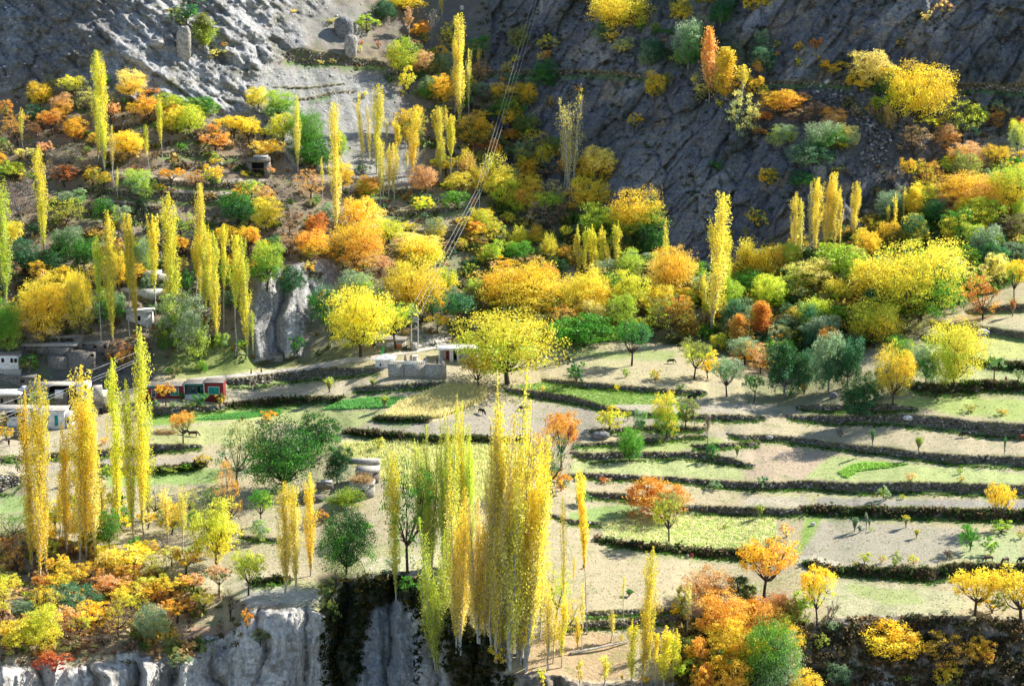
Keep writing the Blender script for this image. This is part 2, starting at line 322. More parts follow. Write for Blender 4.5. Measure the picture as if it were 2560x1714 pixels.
# ------------------------------------------------------------------ ground colours
def srgb(h):
    c = np.array([int(h[i:i+2], 16) for i in (0, 2, 4)])/255.0
    return np.where(c <= .04045, c/12.92, ((c+.055)/1.055)**2.4)
C = np.zeros(GX.shape+(3,)); RK = np.zeros(GX.shape)
def paint(mask, col, a=1.0):
    k = (mask.astype(float)*a)[..., None]
    C[:] = C*(1-k) + np.array(col)*k
def ppaint(pts, col, a=1.0, soft=2):
    m = inpoly(WX, WY, pts).astype(float); m = blur(blur(m, soft, 1), soft, 0); paint(m, col, a)
TAN=(.44,.37,.225); GREYT=(.34,.30,.215); STRAW=(.70,.62,.34); PALEG=(.40,.44,.17); GREEN=(.20,.34,.06); VIVID=(.14,.36,.08)
BROWN=(.20,.145,.09); DARKB=(.12,.095,.065); ROCKG=(.155,.157,.165); ROCKW=(.40,.39,.37); SCRE=(.34,.33,.30); OLIVE=(.17,.17,.08)
C[:] = TAN
n1 = fbm(X/18, Yw/18, 0, 4, 71); n2 = fbm(X/3, Yw/3, Zw/3, 3, 72)
paint(sstep(.05, .4, n1), GREYT, .6)
paint(sstep(.1, .5, fbm(X/25, Yw/14, 3, 3, 73)), PALEG, .45)
paint(GY < foot+6, OLIVE); paint((GY < foot+6)*sstep(-.1, .4, n1), (.30,.26,.19), .7)
paint(hillm, (.22,.17,.115)); paint(hillm*sstep(0, .5, n2), (.33,.27,.20), .6)
FIELDS = [
 ('C1', [(1250,700),(1500,690),(1900,660),(2335,620),(2500,600),(2335,690),(1900,740),(1600,765),(1250,775)], GREEN, .95),
 ('C2', [(620,640),(760,575),(1000,545),(1250,545),(1420,545),(1350,590),(1180,625),(700,640)], VIVID, .9),
 ('C1', [(1600,730),(1800,690),(2335,635),(2335,690),(1950,725)], VIVID, .9),
 ('C2', [(0,660),(500,650),(1050,650),(1150,640),(1050,720),(900,790),(700,770),(0,740)], PALEG, .9),
 ('C1', [(1250,800),(1600,790),(2000,750),(2335,760),(2000,940),(1280,945)], (.36,.38,.15), .9),
 ('C2', [(1120,720),(1270,600),(1350,570),(1650,450),(1980,470),(1960,560),(1800,640),(1600,720),(1300,720)], STRAW, 1),
 ('C2', [(780,900),(1500,890),(2335,980),(2335,1450),(1500,1400),(900,1150),(760,1050)], (.62,.58,.28), .9),
 ('C2', [(850,820),(1100,740),(1650,745),(2335,560),(3500,720),(2900,900),(2335,890),(1500,850)], (.35,.305,.23), .95),
 ('C3', [(130,450),(400,420),(700,455),(1100,480),(1450,500),(1500,540),(1300,600),(900,610),(650,540),(300,480)], (.36,.45,.15), .95),
 ('C3', [(900,610),(1300,600),(1650,560),(2335,600),(2335,690),(1200,680)], (.42,.37,.28), .9),
 ('C3', [(640,160),(1500,150),(1500,240),(900,220),(500,210)], (.27,.33,.11), .8),
 ('C3', [(650,940),(1200,910),(1750,875),(1900,880),(1880,930),(1500,1000),(700,1000)], (.34,.40,.13), .9),
 ('C3', [(620,1080),(1000,1100),(1500,1050),(2000,1140),(2335,1240),(1500,1210),(1100,1180),(620,1170)], (.38,.43,.17), .85),
 ('C4', [(0,970),(400,960),(700,1010),(650,1100),(500,1220),(0,1230)], (.47,.36,.25), .9),
 ('C4', [(520,1220),(650,1100),(740,1040),(900,1040),(1400,1100),(2335,1180),(2335,1270),(1500,1260)], (.40,.47,.17), .85),
 ('C4', [(780,1170),(900,1110),(1000,1090),(1380,1100),(1200,1130),(950,1160),(860,1220)], (.22,.40,.08), .8),
 ('C4', [(0,740),(350,720),(1000,780),(1800,850),(2335,920),(2335,1030),(1500,1000),(850,930),(0,860)], (.45,.38,.24), .9),
 ('C4', [(600,1375),(2335,1410),(2335,1470),(600,1455)], (.31,.285,.25), .9),
 ('C4', [(0,1375),(520,1360),(560,1450),(0,1470)], (.46,.40,.30), .9),
 ('C4', [(1400,550),(1900,540),(2335,560),(2335,740),(1700,680),(1480,630),(1100,600)], (.34,.42,.12), .9),
 ('C4', [(1380,330),(2335,330),(2335,420),(1600,410)], (.40,.42,.20), .9),
 ('B4', [(1480,1370),(1900,1380),(2335,1420),(2500,1600),(1400,1600)], (.50,.52,.17), .9),
 ('B4', [(1650,1280),(1950,1230),(2335,1210),(2500,1350),(2000,1330)], (.50,.44,.26), .9),
 ('B4', [(1720,1260),(1950,1210),(2150,1215),(2000,1270),(1750,1290)], (.42,.22,.11), .7),
 ('D3', [(330,150),(850,220),(870,340),(1600,460),(2100,530),(1500,900),(400,900),(330,500)], (.44,.365,.225), .95),
 ('D3', [(880,200),(1300,140),(2335,160),(2335,420),(1700,420),(1200,370),(900,320)], (.42,.46,.18), .85),
 ('D3', [(600,120),(1100,40),(1250,150),(900,200),(620,190)], (.20,.33,.08), .8),
 ('D4', [(460,500),(620,190),(1800,250),(1900,380),(1600,560),(900,580),(500,560)], (.38,.34,.25), .95),
 ('D4', [(600,480),(900,560),(500,560),(440,500)], (.58,.52,.37), .9),
 ('D4', [(420,460),(520,160),(640,150),(560,330),(460,480)], (.22,.36,.06), .85),
 ('D4', [(700,690),(1700,770),(1900,900),(1700,980),(760,980),(640,800)], (.44,.42,.24), .9),
 ('D4', [(850,720),(1400,770),(1500,880),(1200,890),(900,790)], (.32,.38,.12), .7),
 ('D4', [(1800,300),(2335,280),(2335,560),(1800,500)], (.38,.42,.20), .9),
 ('D2', [(0,120),(300,150),(620,180),(620,640),(200,680),(0,650)], (.45,.38,.24), .9),
 ('D2', [(930,500),(1480,480),(1480,600),(1000,610)], (.55,.50,.33), .9),
 ('C1', [(0,900),(1000,850),(1000,950),(0,1040)], (.46,.39,.27), .9),
 ('C1', [(0,1080),(1700,1030),(1700,1100),(0,1190)], (.40,.34,.25), .9),
 ('C1', [(900,1190),(1830,1130),(1830,1260),(900,1290)], (.30,.42,.12), .9),
 ('C1', [(0,1370),(240,1360),(240,1500),(0,1500)], (.34,.46,.15), .9),
 ('C1', [(1880,470),(2335,440),(2335,560),(1900,610)], (.48,.42,.29), .9),
 ('C2', [(0,450),(800,400),(1300,400),(1600,420),(900,500),(700,540),(0,590)], (.48,.41,.29), .9),
 ('D3', [(0,1560),(180,1400),(420,1080),(750,1080),(1100,1190),(1100,1500),(300,1560)], (.46,.33,.19), .95),
 ('D1', [(0,400),(250,600),(700,1000),(1100,1150),(1500,1200),(1900,1150),(2060,800),(2335,760),(2335,900),(2000,1240),(1300,1300),(0,1330)], (.27,.20,.12), .9),
 ('D1', [(1400,1090),(1900,1060),(1900,1150),(1500,1190)], (.42,.25,.16), .8),
 ('D1', [(1650,640),(2050,600),(2335,640),(2100,780),(1800,760)], (.50,.45,.30), .8),
 ('A1', [(1350,1220),(2050,1200),(2100,1480),(1350,1480)], (.22,.17,.12), .8),
 ('B2', [(1010,300),(1300,250),(1800,300),(1850,540),(1250,540)], (.38,.31,.19), .85),
 ('B2', [(1600,570),(1950,560),(2050,850),(1700,860)], (.25,.25,.14), .8),
 ('B2', [(1480,1390),(1900,1380),(1900,1480),(1400,1480)], (.38,.34,.26), .8),
 ('C1', [(1450,100),(2150,70),(2150,300),(1800,400),(1450,380)], (.22,.27,.07), .7),
 ('B1', [(80,880),(1000,850),(1000,1400),(80,1500)], (.14,.11,.08), .7),
 ('C1', [(-300,0),(200,60),(700,90),(900,100),(1250,150),(1280,420),(900,640),(600,640),(0,620),(-300,600)], (.12,.11,.095), .9),  # village ground, rocky grey-brown and darker than the hill
 ('B4', [(0,1500),(0,1200),(1000,1200),(1500,1400),(1000,1500)], (.16,.15,.07), .8),
 ('C4', [(0,360),(1300,350),(1400,540),(500,620),(0,600)], (.20,.20,.11), .7),
]
for tag, pts, col, a_ in FIELDS: ppaint(cp(tag, pts), col, a_, 1)
# rock and scree
paint(mr, ROCKG); RK = np.maximum(RK, mr)
paint(mr*sstep(.1, .6, n2+.5*n1), (.115,.115,.105), .7)
paint(mr*sstep(.02, .35, fbm(s1/40, s2/9, ys_/20, 4, 81)), (.33,.32,.30), .75)
paint(mr*sstep(.1, .4, fbm(s1/30, s2/8, ys_/20, 4, 87)), (.10,.105,.09), .8)
paint(mr*sstep(.22, .45, fbm(s1/12, s2/5, ys_/9, 4, 88)), (.30,.24,.16), .6)
wq = mw*(1-sstep(-.2, .4, fbm(X/9, Zw/9, Yw/9, 4, 82)+.0)*.35)
paint(mw, ROCKW); RK = np.maximum(RK, mw); paint(mw*sstep(-.05, .3, fbm(t1/12, t2/3, ys_/9, 5, 83)), (.24,.235,.22), .8); paint(mw*sstep(.2, .4, fbm(X/7, Zw/3, Yw/9, 4, 89)), (.20,.19,.13), .7)
ppaint([(-240,230),(130,205),(235,170),(300,60),(330,-300),(-240,-300)], (.20,.19,.175), .9, 4)
ppaint(cp('A1', [(0,0),(180,0),(210,120),(150,400),(40,560),(0,560)]), (.30,.31,.31), .8, 3)
m = blur(blur(inpoly(WX, WY, SCREE).astype(float), 4, 1), 4, 0); paint(m, SCRE, .95); paint(m*sstep(.0, .4, fbm((X+.25*Zw)/3, Zw/30, 0, 4, 65)), (.22,.215,.19), .7); RK = np.maximum(RK, m*.5)
ppaint(cp('A2', [(300,0),(1050,0),(950,450),(500,380),(360,180)]), (.25,.24,.215), .85, 7)
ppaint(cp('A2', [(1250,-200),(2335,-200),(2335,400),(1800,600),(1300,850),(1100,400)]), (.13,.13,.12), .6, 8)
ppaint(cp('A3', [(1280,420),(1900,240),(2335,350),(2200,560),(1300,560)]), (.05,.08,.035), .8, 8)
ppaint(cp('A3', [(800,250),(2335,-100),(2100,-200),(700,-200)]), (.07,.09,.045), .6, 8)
ppaint(cp('A3', [(900,1568),(1100,1100),(1700,1000),(1500,1568)]), (.25,.245,.23), .6, 6)
ppaint(cp('B3', [(1400,300),(1700,0),(2000,0),(1800,500),(1650,700),(1450,650)]), (.27,.265,.245), .75, 6)
m = blur(blur(inpoly(WX, WY, ROCKF).astype(float), 5, 1), 5, 0); paint(m, (.12,.115,.105), .8)
paint(crag, (.30,.29,.275)); RK = np.maximum(RK, crag)
paint(crag*sstep(.25, .5, fbm(X/1.6, Zw/12, 0, 3, 84)), (.62,.60,.56), .8)
# gorge
mg = sstep(-2, 4, GY-rim)
paint(mg, (.60,.565,.50)); RK = np.maximum(RK, mg)
paint(mg*sstep(0, .4, fbm(X/2.2, Zw/20, Yw/6, 4, 85)), (.36,.34,.31), .6)
paint(mg*sstep(0, .35, fbm(X/5, Zw/2.2, Yw/5, 4, 101)), (.30,.26,.21), .5)
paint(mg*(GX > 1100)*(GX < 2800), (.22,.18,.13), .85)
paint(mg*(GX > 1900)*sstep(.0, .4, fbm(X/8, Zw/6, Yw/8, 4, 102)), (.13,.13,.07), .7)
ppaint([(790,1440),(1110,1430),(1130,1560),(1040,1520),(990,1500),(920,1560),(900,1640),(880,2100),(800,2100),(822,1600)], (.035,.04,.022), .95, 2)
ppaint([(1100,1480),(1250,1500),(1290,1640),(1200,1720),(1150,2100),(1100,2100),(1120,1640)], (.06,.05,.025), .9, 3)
ppaint([(930,1520),(1000,1500),(1035,1560),(1050,2100),(895,2100),(905,1640)], (.27,.275,.27), .95, 2)
ppaint([(1050,1640),(1075,1600),(1100,1640),(1125,1720),(1125,2100),(1040,2100)], (.50,.47,.42), .95, 1)
ppaint([(600,1480),(700,1462),(790,1476),(815,1510),(700,1510),(620,1520)], (.52,.49,.43), .9, 2)
ppaint(cp('D4', [(1040,1568),(1060,1330),(1130,1300),(1250,1500),(1300,1700),(1000,1700)]), (.50,.49,.46), .9, 3)
# walls and their grassy feet
paint(WB, (.10,.21,.035), .85); paint(WT, (.40,.34,.17), .6)
paint(WM, (.15,.125,.09)); paint(WM*(fbm(X/5, Zw/2, Yw/5, 2, 86) > .1), (.16,.15,.07), .8)
C = np.clip(C, .01, .9)
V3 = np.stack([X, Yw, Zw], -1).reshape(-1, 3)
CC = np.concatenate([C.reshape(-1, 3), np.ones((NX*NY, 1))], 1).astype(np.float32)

# ------------------------------------------------------------------ mesh / material helpers
def mk_mesh(name, verts, faces=None, quads=None, tris=None, smooth=False):
    me = bpy.data.meshes.new(name)
    if quads is not None or tris is not None:
        q = quads if quads is not None else tris; k = q.shape[1]
        v = np.asarray(verts, np.float32)
        me.vertices.add(len(v)); me.vertices.foreach_set('co', v.ravel())
        me.loops.add(q.size); me.loops.foreach_set('vertex_index', q.ravel().astype(np.int32))
        me.polygons.add(len(q)); me.polygons.foreach_set('loop_start', np.arange(0, q.size, k, dtype=np.int32))
        me.update(calc_edges=True)
    else:
        me.from_pydata([tuple(v) for v in verts], [], faces); me.update()
    if smooth: me.polygons.foreach_set('use_smooth', np.ones(len(me.polygons), bool))
    return me
def attr(me, name, data, typ='FLOAT'):
    a_ = me.attributes.new(name, typ, 'POINT')
    a_.data.foreach_set('value' if typ == 'FLOAT' else 'color', np.asarray(data, np.float32).ravel())
def link(name, me, mat=None, parent=None, loc=None):
    o = bpy.data.objects.new(name, me); COL.objects.link(o)
    if mat is not None and me is not None and not me.materials: me.materials.append(mat)
    if parent is not None: o.parent = parent
    if loc is not None: o.location = loc
    return o
def empty(name, loc, label=None, cat=None, group=None, rz=0):
    o = bpy.data.objects.new(name, None); COL.objects.link(o); o.location = loc; o.rotation_euler = (0, 0, rz)
    o.empty_display_size = .3
    return tag(o, label, cat, group)
def tag(o, label=None, cat=None, group=None, kind=None):
    if label: o['label'] = label
    if cat: o['category'] = cat
    if group: o['group'] = group
    if kind: o['kind'] = kind
    return o
class NT:
    def __init__(s, name):
        s.m = bpy.data.materials.new(name); s.m.use_nodes = True; s.t = s.m.node_tree; s.t.nodes.clear()
    def n(s, typ, **kw):
        d = s.t.nodes.new(typ)
        for k, v in kw.items():
            if k.startswith('i_'):
                d.inputs[int(k[2:]) if k[2:].isdigit() else k[2:].replace('_', ' ')].default_value = v
            else: setattr(d, k, v)
        return d
    def l(s, a_, b_): s.t.links.new(a_, b_)
    def math(s, op, a_, b_, clamp=False):
        d = s.n('ShaderNodeMath', operation=op, use_clamp=clamp)
        for i, v in enumerate((a_, b_)):
            if hasattr(v, 'links'): s.l(v, d.inputs[i])
            else: d.inputs[i].default_value = v
        return d.outputs[0]
    def noise(s, scale, detail=4, vec=None, rough=.6):
        d = s.n('ShaderNodeTexNoise'); d.inputs['Scale'].default_value = scale
        d.inputs['Detail'].default_value = detail; d.inputs['Roughness'].default_value = rough
        if vec is not None: s.l(vec, d.inputs['Vector'])
        return d.outputs[0]
    def mixc(s, f, a_, b_, bt='MIX'):
        d = s.n('ShaderNodeMix', data_type='RGBA', blend_type=bt)
        for i, v in ((0, f), (6, a_), (7, b_)):
            if hasattr(v, 'links'): s.l(v, d.inputs[i])
            else: d.inputs[i].default_value = v if i == 0 else (tuple(v)+(1,) if len(v) == 3 else v)
        return d.outputs[2]
    def ramp(s, f, a_, b_):
        d = s.n('ShaderNodeMapRange', interpolation_type='SMOOTHSTEP'); s.l(f, d.inputs[0])
        d.inputs[1].default_value = a_; d.inputs[2].default_value = b_; return d.outputs[0]
    def out(s, sh): o = s.n('ShaderNodeOutputMaterial'); s.l(sh, o.inputs[0])

def simple(name, col, var=.25, scale=3.0, rough=.85, bump=.0, spec=.2, metal=0.0, col2=None):
    m = NT(name); tc = m.n('ShaderNodeNewGeometry').outputs['Position']
    n_ = m.noise(scale, 5, tc, .65)
    c2 = col2 if col2 else tuple(min(1, c*(1-var)*.8) for c in col)
    c = m.mixc(m.ramp(n_, .35, .65), col, c2)
    p = m.n('ShaderNodeBsdfPrincipled'); m.l(c, p.inputs['Base Color'])
    p.inputs['Roughness'].default_value = rough; p.inputs['Metallic'].default_value = metal
    p.inputs['Specular IOR Level'].default_value = spec
    if bump:
        b_ = m.n('ShaderNodeBump'); b_.inputs['Strength'].default_value = bump; b_.inputs['Distance'].default_value = .15
        m.l(m.noise(scale*2, 5, tc, .7), b_.inputs['Height']); m.l(b_.outputs[0], p.inputs['Normal'])
    m.out(p.outputs[0]); return m.m

def ground_mat():
    m = NT('ground'); pos = m.n('ShaderNodeNewGeometry').outputs['Position']
    col = m.n('ShaderNodeAttribute', attribute_name='col').outputs['Color']
    rk = m.n('ShaderNodeAttribute', attribute_name='rk').outputs['Fac']
    f1 = m.noise(1.6, 6, pos, .75); f2 = m.noise(.25, 5, pos, .6); f3 = m.noise(.9, 5, pos, .7)
    # ploughed / stubble streaks stretched along x
    mp = m.n('ShaderNodeMapping'); m.l(pos, mp.inputs[0]); mp.inputs['Scale'].default_value = (.22, 1.5, 1.0); mp.inputs['Rotation'].default_value = (0, 0, R(8))
    f4 = m.noise(1.3, 4, mp.outputs[0], .7)
    v = m.math('ADD', m.math('MULTIPLY', f1, .9), m.math('ADD', m.math('MULTIPLY', f3, .6), m.math('MULTIPLY', f4, .85)))
    g = m.ramp(v, .85, 1.50)
    gray = m.math('ADD', m.math('MULTIPLY', g, m.math('ADD', .42, m.math('MULTIPLY', rk, .5))), m.math('SUBTRACT', .80, m.math('MULTIPLY', rk, .28)))
    cc = m.n('ShaderNodeCombineColor'); [m.l(gray, cc.inputs[i]) for i in range(3)]
    c = m.mixc(1.0, col, cc.outputs[0], 'MULTIPLY')
    inv = m.math('SUBTRACT', 1.0, rk)
    # grass speckle on soil, dry tufts and lichen on rock
    c = m.mixc(m.math('MULTIPLY', m.ramp(f2, .5, .68), m.math('MULTIPLY', inv, .32)), c, (.14, .22, .05))
    c = m.mixc(m.math('MULTIPLY', m.ramp(f3, .62, .72), m.math('MULTIPLY', inv, .3)), c, (.14, .17, .05))
    c = m.mixc(m.math('MULTIPLY', m.ramp(m.noise(.33, 6, pos, .7), .56, .66), m.math('MULTIPLY', rk, .55)), c, (.09, .085, .05))
    mp2 = m.n('ShaderNodeMapping'); m.l(pos, mp2.inputs[0]); mp2.inputs['Scale'].default_value = (.5, .3, .12)
    mp2.inputs['Rotation'].default_value = (0, R(-35), 0)
    stn = m.noise(1.2, 5, mp2.outputs[0], .7)
    c = m.mixc(m.math('MULTIPLY', m.ramp(stn, .52, .62), m.math('MULTIPLY', rk, .45)), c, m.mixc(.55, col, (.02, .02, .025)))
    p = m.n('ShaderNodeBsdfPrincipled'); m.l(c, p.inputs['Base Color']); p.inputs['Roughness'].default_value = .95
    p.inputs['Specular IOR Level'].default_value = .1
    vo = m.n('ShaderNodeTexVoronoi', feature='F1'); vo.inputs['Scale'].default_value = .45; m.l(pos, vo.inputs['Vector'])
    h = m.math('ADD', m.math('MULTIPLY', f1, .6), m.math('MULTIPLY', m.math('ADD', m.math('MULTIPLY', stn, 1.6), m.math('MULTIPLY', vo.outputs[0], .7)), rk))
    b_ = m.n('ShaderNodeBump'); b_.inputs['Distance'].default_value = .9; b_.inputs['Strength'].default_value = .8
    m.l(h, b_.inputs['Height']); m.l(b_.outputs[0], p.inputs['Normal'])
    m.out(p.outputs[0]); return m.m
GM = ground_mat()
idx = np.arange(NX*NY).reshape(NY, NX)
# reversed row order so normals face the camera/up
quads = np.stack([idx[:-1, :-1], idx[:-1, 1:], idx[1:, 1:], idx[1:, :-1]], -1)
zone_id = np.ones(GX.shape, int); zone_id[GY < curve(FOOT, GX)] = 2; zone_id[GY > curve(RIM, GX)] = 0
zf = zone_id[:-1, :-1]
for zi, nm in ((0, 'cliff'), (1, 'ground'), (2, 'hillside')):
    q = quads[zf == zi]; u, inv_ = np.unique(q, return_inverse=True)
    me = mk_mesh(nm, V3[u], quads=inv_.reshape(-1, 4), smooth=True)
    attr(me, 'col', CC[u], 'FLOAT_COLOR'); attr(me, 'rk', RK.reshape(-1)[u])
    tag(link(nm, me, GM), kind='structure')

# ------------------------------------------------------------------ small stones (joined) and grass tufts
def vmat(name, trans=0.0, var=.35):
    m = NT(name); col = m.n('ShaderNodeAttribute', attribute_name='col').outputs['Color']
    pos = m.n('ShaderNodeNewGeometry').outputs['Position']
    g = m.math('ADD', m.math('MULTIPLY', m.noise(2.5, 4, pos, .7), var*2), 1-var)
    cc = m.n('ShaderNodeCombineColor'); [m.l(g, cc.inputs[i]) for i in range(3)]
    c = m.mixc(1.0, col, cc.outputs[0], 'MULTIPLY')
    d = m.n('ShaderNodeBsdfDiffuse'); m.l(c, d.inputs[0]); sh = d.outputs[0]
    if trans:
        t = m.n('ShaderNodeBsdfTranslucent'); m.l(c, t.inputs[0])
        x_ = m.n('ShaderNodeMixShader'); x_.inputs[0].default_value = trans
        m.l(d.outputs[0], x_.inputs[1]); m.l(t.outputs[0], x_.inputs[2]); sh = x_.outputs[0]
    m.out(sh); return m.m
STONE_M = vmat('stone', 0, .4); TUFT_M = vmat('grass', .58, .2)
CUBE = np.array([[x, y, z] for x in (-1, 1) for y in (-1, 1) for z in (-1, 1)], float)
CQ = np.array([[0,1,3,2],[4,6,7,5],[0,4,5,1],[2,3,7,6],[0,2,6,4],[1,5,7,3]])
def stones(name, pts, size, col, parent=None, flat=.65):
    n = len(pts); s = np.asarray(size).reshape(-1, 1, 1)*np.ones((n, 1, 1))*.5
    v = CUBE[None]*rng.uniform(.55, 1.15, (n, 8, 3))*np.array([1.25, .9, flat])
    th = rng.uniform(0, 6.28, n); c_, s_ = np.cos(th), np.sin(th)
    vx = v[..., 0]*c_[:, None]-v[..., 1]*s_[:, None]; vy = v[..., 0]*s_[:, None]+v[..., 1]*c_[:, None]
    v = np.stack([vx, vy, v[..., 2]+vx*rng.uniform(-.25, .25, (n, 1))], -1)*s + np.asarray(pts)[:, None]
    q = (CQ[None]+8*np.arange(n)[:, None, None]).reshape(-1, 4)
    me = mk_mesh(name, v.reshape(-1, 3), quads=q)
    cols = np.ones((n, 8, 4)); cols[..., :3] = np.asarray(col).reshape(-1, 1, 3)*rng.uniform(.6, 1.3, (n, 1, 1))
    attr(me, 'col', cols.reshape(-1, 4), 'FLOAT_COLOR')
    o = link(name, me, STONE_M, parent); tag(o, kind='stuff'); return o
def tufts(name, pts, size, col, parent=None, blades=5, lean=.5, wid=.16):
    n = len(pts); k = blades; size = np.asarray(size)*np.ones(n)
    th = rng.uniform(0, 6.28, (n, k)); ln = rng.uniform(.1, lean, (n, k))
    base = np.asarray(pts)[:, None] + np.stack([np.cos(th)*.25, np.sin(th)*.25, th*0-.05], -1)*size[:, None, None]
    tip = base + np.stack([np.cos(th)*ln, np.sin(th)*ln, rng.uniform(.6, 1.1, (n, k))], -1)*size[:, None, None]
    side = np.stack([-np.sin(th+1), np.cos(th+1), th*0], -1)*size[:, None, None]*wid
    v = np.stack([base-side, base+side, tip], 2).reshape(-1, 3)
    me = mk_mesh(name, v, tris=np.arange(len(v)).reshape(-1, 3))
    cols = np.ones((n, k*3, 4)); cols[..., :3] = np.asarray(col).reshape(-1, 1, 3)*rng.uniform(.6, 1.35, (n, 1, 1))
    attr(me, 'col', cols.reshape(-1, 4), 'FLOAT_COLOR')
    o = link(name, me, TUFT_M, parent); tag(o, kind='stuff'); return o
def shift(p, x=0, y=0, z=0): return p + np.array([x, y, z])

wi = 0
for xs, ys, hs, kind, lab in WP:
    x0, x1 = max(xs[0], -60), min(xs[-1], 2620)
    L = x1-x0
    if L <= 5: continue
    hm = float(np.mean(hs)); n = int(L*hm/(17 if kind == 'stone' else 40)) + 4
    px = rng.uniform(x0, x1, n); hh = whs(px, xs, hs, ys[0]); yt = np.interp(px, xs, ys)+wob(px, ys[0])
    e = np.clip(np.minimum(px-xs[0], xs[-1]-px)/12, 0.1, 1)
    py = yt + hh*e*rng.uniform(.0, 1.0, n)
    root_p = P1((x0+x1)/2, float(np.interp((x0+x1)/2, xs, ys)+np.interp((x0+x1)/2, xs, hs)))
    r = empty('terrace_wall', (0, 0, 0), lab, 'terrace wall', 'terrace walls')
    pt = P(px, py)
    onmt = (xs[0] > 1150) & (ys[0] < 260)
    cb = np.array((.20,.175,.14)) if not onmt else np.array((.30,.25,.18))
    stones('stonework', pt, rng.uniform(.3, .85, n)**1.4, np.where(rng.random((n, 1)) < .12, .42, 1)*cb*1.0 + (rng.random((n, 1)) < .10)*.2, r)
    if wi > 50: pass
    n2_ = int(L*(2.0 if kind == 'hedge' else 1.1))
    px = rng.uniform(x0, x1, n2_); yt = np.interp(px, xs, ys)+wob(px, ys[0]); hh = whs(px, xs, hs, ys[0])
    f_ = rng.random(n2_)**(1.2 if kind == 'hedge' else 2.2); py = yt + hh*f_*.9 - 1
    ck = rng.random((n2_, 1))
    col = np.where(ck < .45, np.array([[.15,.19,.05]]), np.where(ck < .8, np.array([[.40,.34,.16]]), np.array([[.18,.12,.07]])))
    tufts('grass_fringe', P(px, py), rng.uniform(.25, .75, n2_)*(1.1 if kind == 'hedge' else .7), col, r, 6, .7)
    wi += 1
# ------------------------------------------------------------------ trees: materials
def leaf_mat():
    m = NT('leaf')
    A_ = m.n('ShaderNodeAttribute', attribute_type='OBJECT', attribute_name='leaf_a').outputs['Color']
    B_ = m.n('ShaderNodeAttribute', attribute_type='OBJECT', attribute_name='leaf_b').outputs['Color']
    cf = m.n('ShaderNodeAttribute', attribute_name='cf').outputs['Fac']       # clump random
    lt = m.n('ShaderNodeAttribute', attribute_name='lt').outputs['Fac']       # leaf random
    hh = m.n('ShaderNodeAttribute', attribute_name='hh').outputs['Fac']       # height in crown
    rnd = m.n('ShaderNodeObjectInfo').outputs['Random']
    k = m.math('FRACT', m.math('ADD', cf, rnd), 0)
    f = m.math('ADD', m.math('MULTIPLY', k, .62), m.math('ADD', m.math('MULTIPLY', m.math('SUBTRACT', 1.0, hh), .50), m.math('MULTIPLY', lt, .16)))
    c = m.mixc(m.ramp(f, .56, .86), A_, B_)
    g = m.math('ADD', m.math('MULTIPLY', lt, .55), m.math('ADD', .62, m.math('MULTIPLY', k, .25)))
    cc = m.n('ShaderNodeCombineColor'); [m.l(g, cc.inputs[i]) for i in range(3)]
    c = m.mixc(1.0, c, cc.outputs[0], 'MULTIPLY')
    d = m.n('ShaderNodeBsdfDiffuse'); m.l(c, d.inputs[0])
    t = m.n('ShaderNodeBsdfTranslucent')
    hs = m.n('ShaderNodeHueSaturation'); hs.inputs['Saturation'].default_value = 1.0; hs.inputs['Value'].default_value = 1.15; m.l(c, hs.inputs['Color']); m.l(hs.outputs[0], t.inputs[0])
    x_ = m.n('ShaderNodeMixShader'); x_.inputs[0].default_value = .50; m.l(d.outputs[0], x_.inputs[1]); m.l(t.outputs[0], x_.inputs[2])
    gl = m.n('ShaderNodeBsdfGlossy'); gl.inputs['Roughness'].default_value = .45; gl.inputs['Color'].default_value = (1, 1, 1, 1)
    y_ = m.n('ShaderNodeMixShader'); y_.inputs[0].default_value = .02; m.l(x_.outputs[0], y_.inputs[1]); m.l(gl.outputs[0], y_.inputs[2])
    m.out(y_.outputs[0]); return m.m
LEAF = leaf_mat()
BARK_D = simple('dark_bark', (.085, .065, .05), scale=2, var=.4)
BARK_P = simple('pale_bark', (.50, .47, .41), scale=1.2, var=.35, col2=(.28, .26, .22))
BARK_G = simple('grey_bark', (.27, .25, .23), scale=1.2, var=.35)

# ------------------------------------------------------------------ trees: shapes
def unit(v): return v/np.maximum(np.linalg.norm(v, axis=-1, keepdims=True), 1e-6)
def tube_mesh(name, paths, sides=5):
    V_, Q_, n0 = [], [], 0
    for pts, rad in paths:
        pts = np.asarray(pts, float); k = len(pts)
        d = unit(np.gradient(pts, axis=0)); ref = np.array([1., .13, .07])
        u = unit(np.cross(d, ref)); v = np.cross(d, u)
        th = np.arange(sides)*2*np.pi/sides
        ring = pts[:, None] + (u[:, None]*np.cos(th)[None, :, None] + v[:, None]*np.sin(th)[None, :, None])*np.asarray(rad)[:, None, None]
        V_.append(ring.reshape(-1, 3))
        for i in range(k-1):
            for s in range(sides):
                a_ = n0+i*sides+s; b_ = n0+i*sides+(s+1) % sides
                Q_.append((a_, b_, b_+sides, a_+sides))
        n0 += k*sides
    return mk_mesh(name, np.concatenate(V_), quads=np.array(Q_), smooth=True)
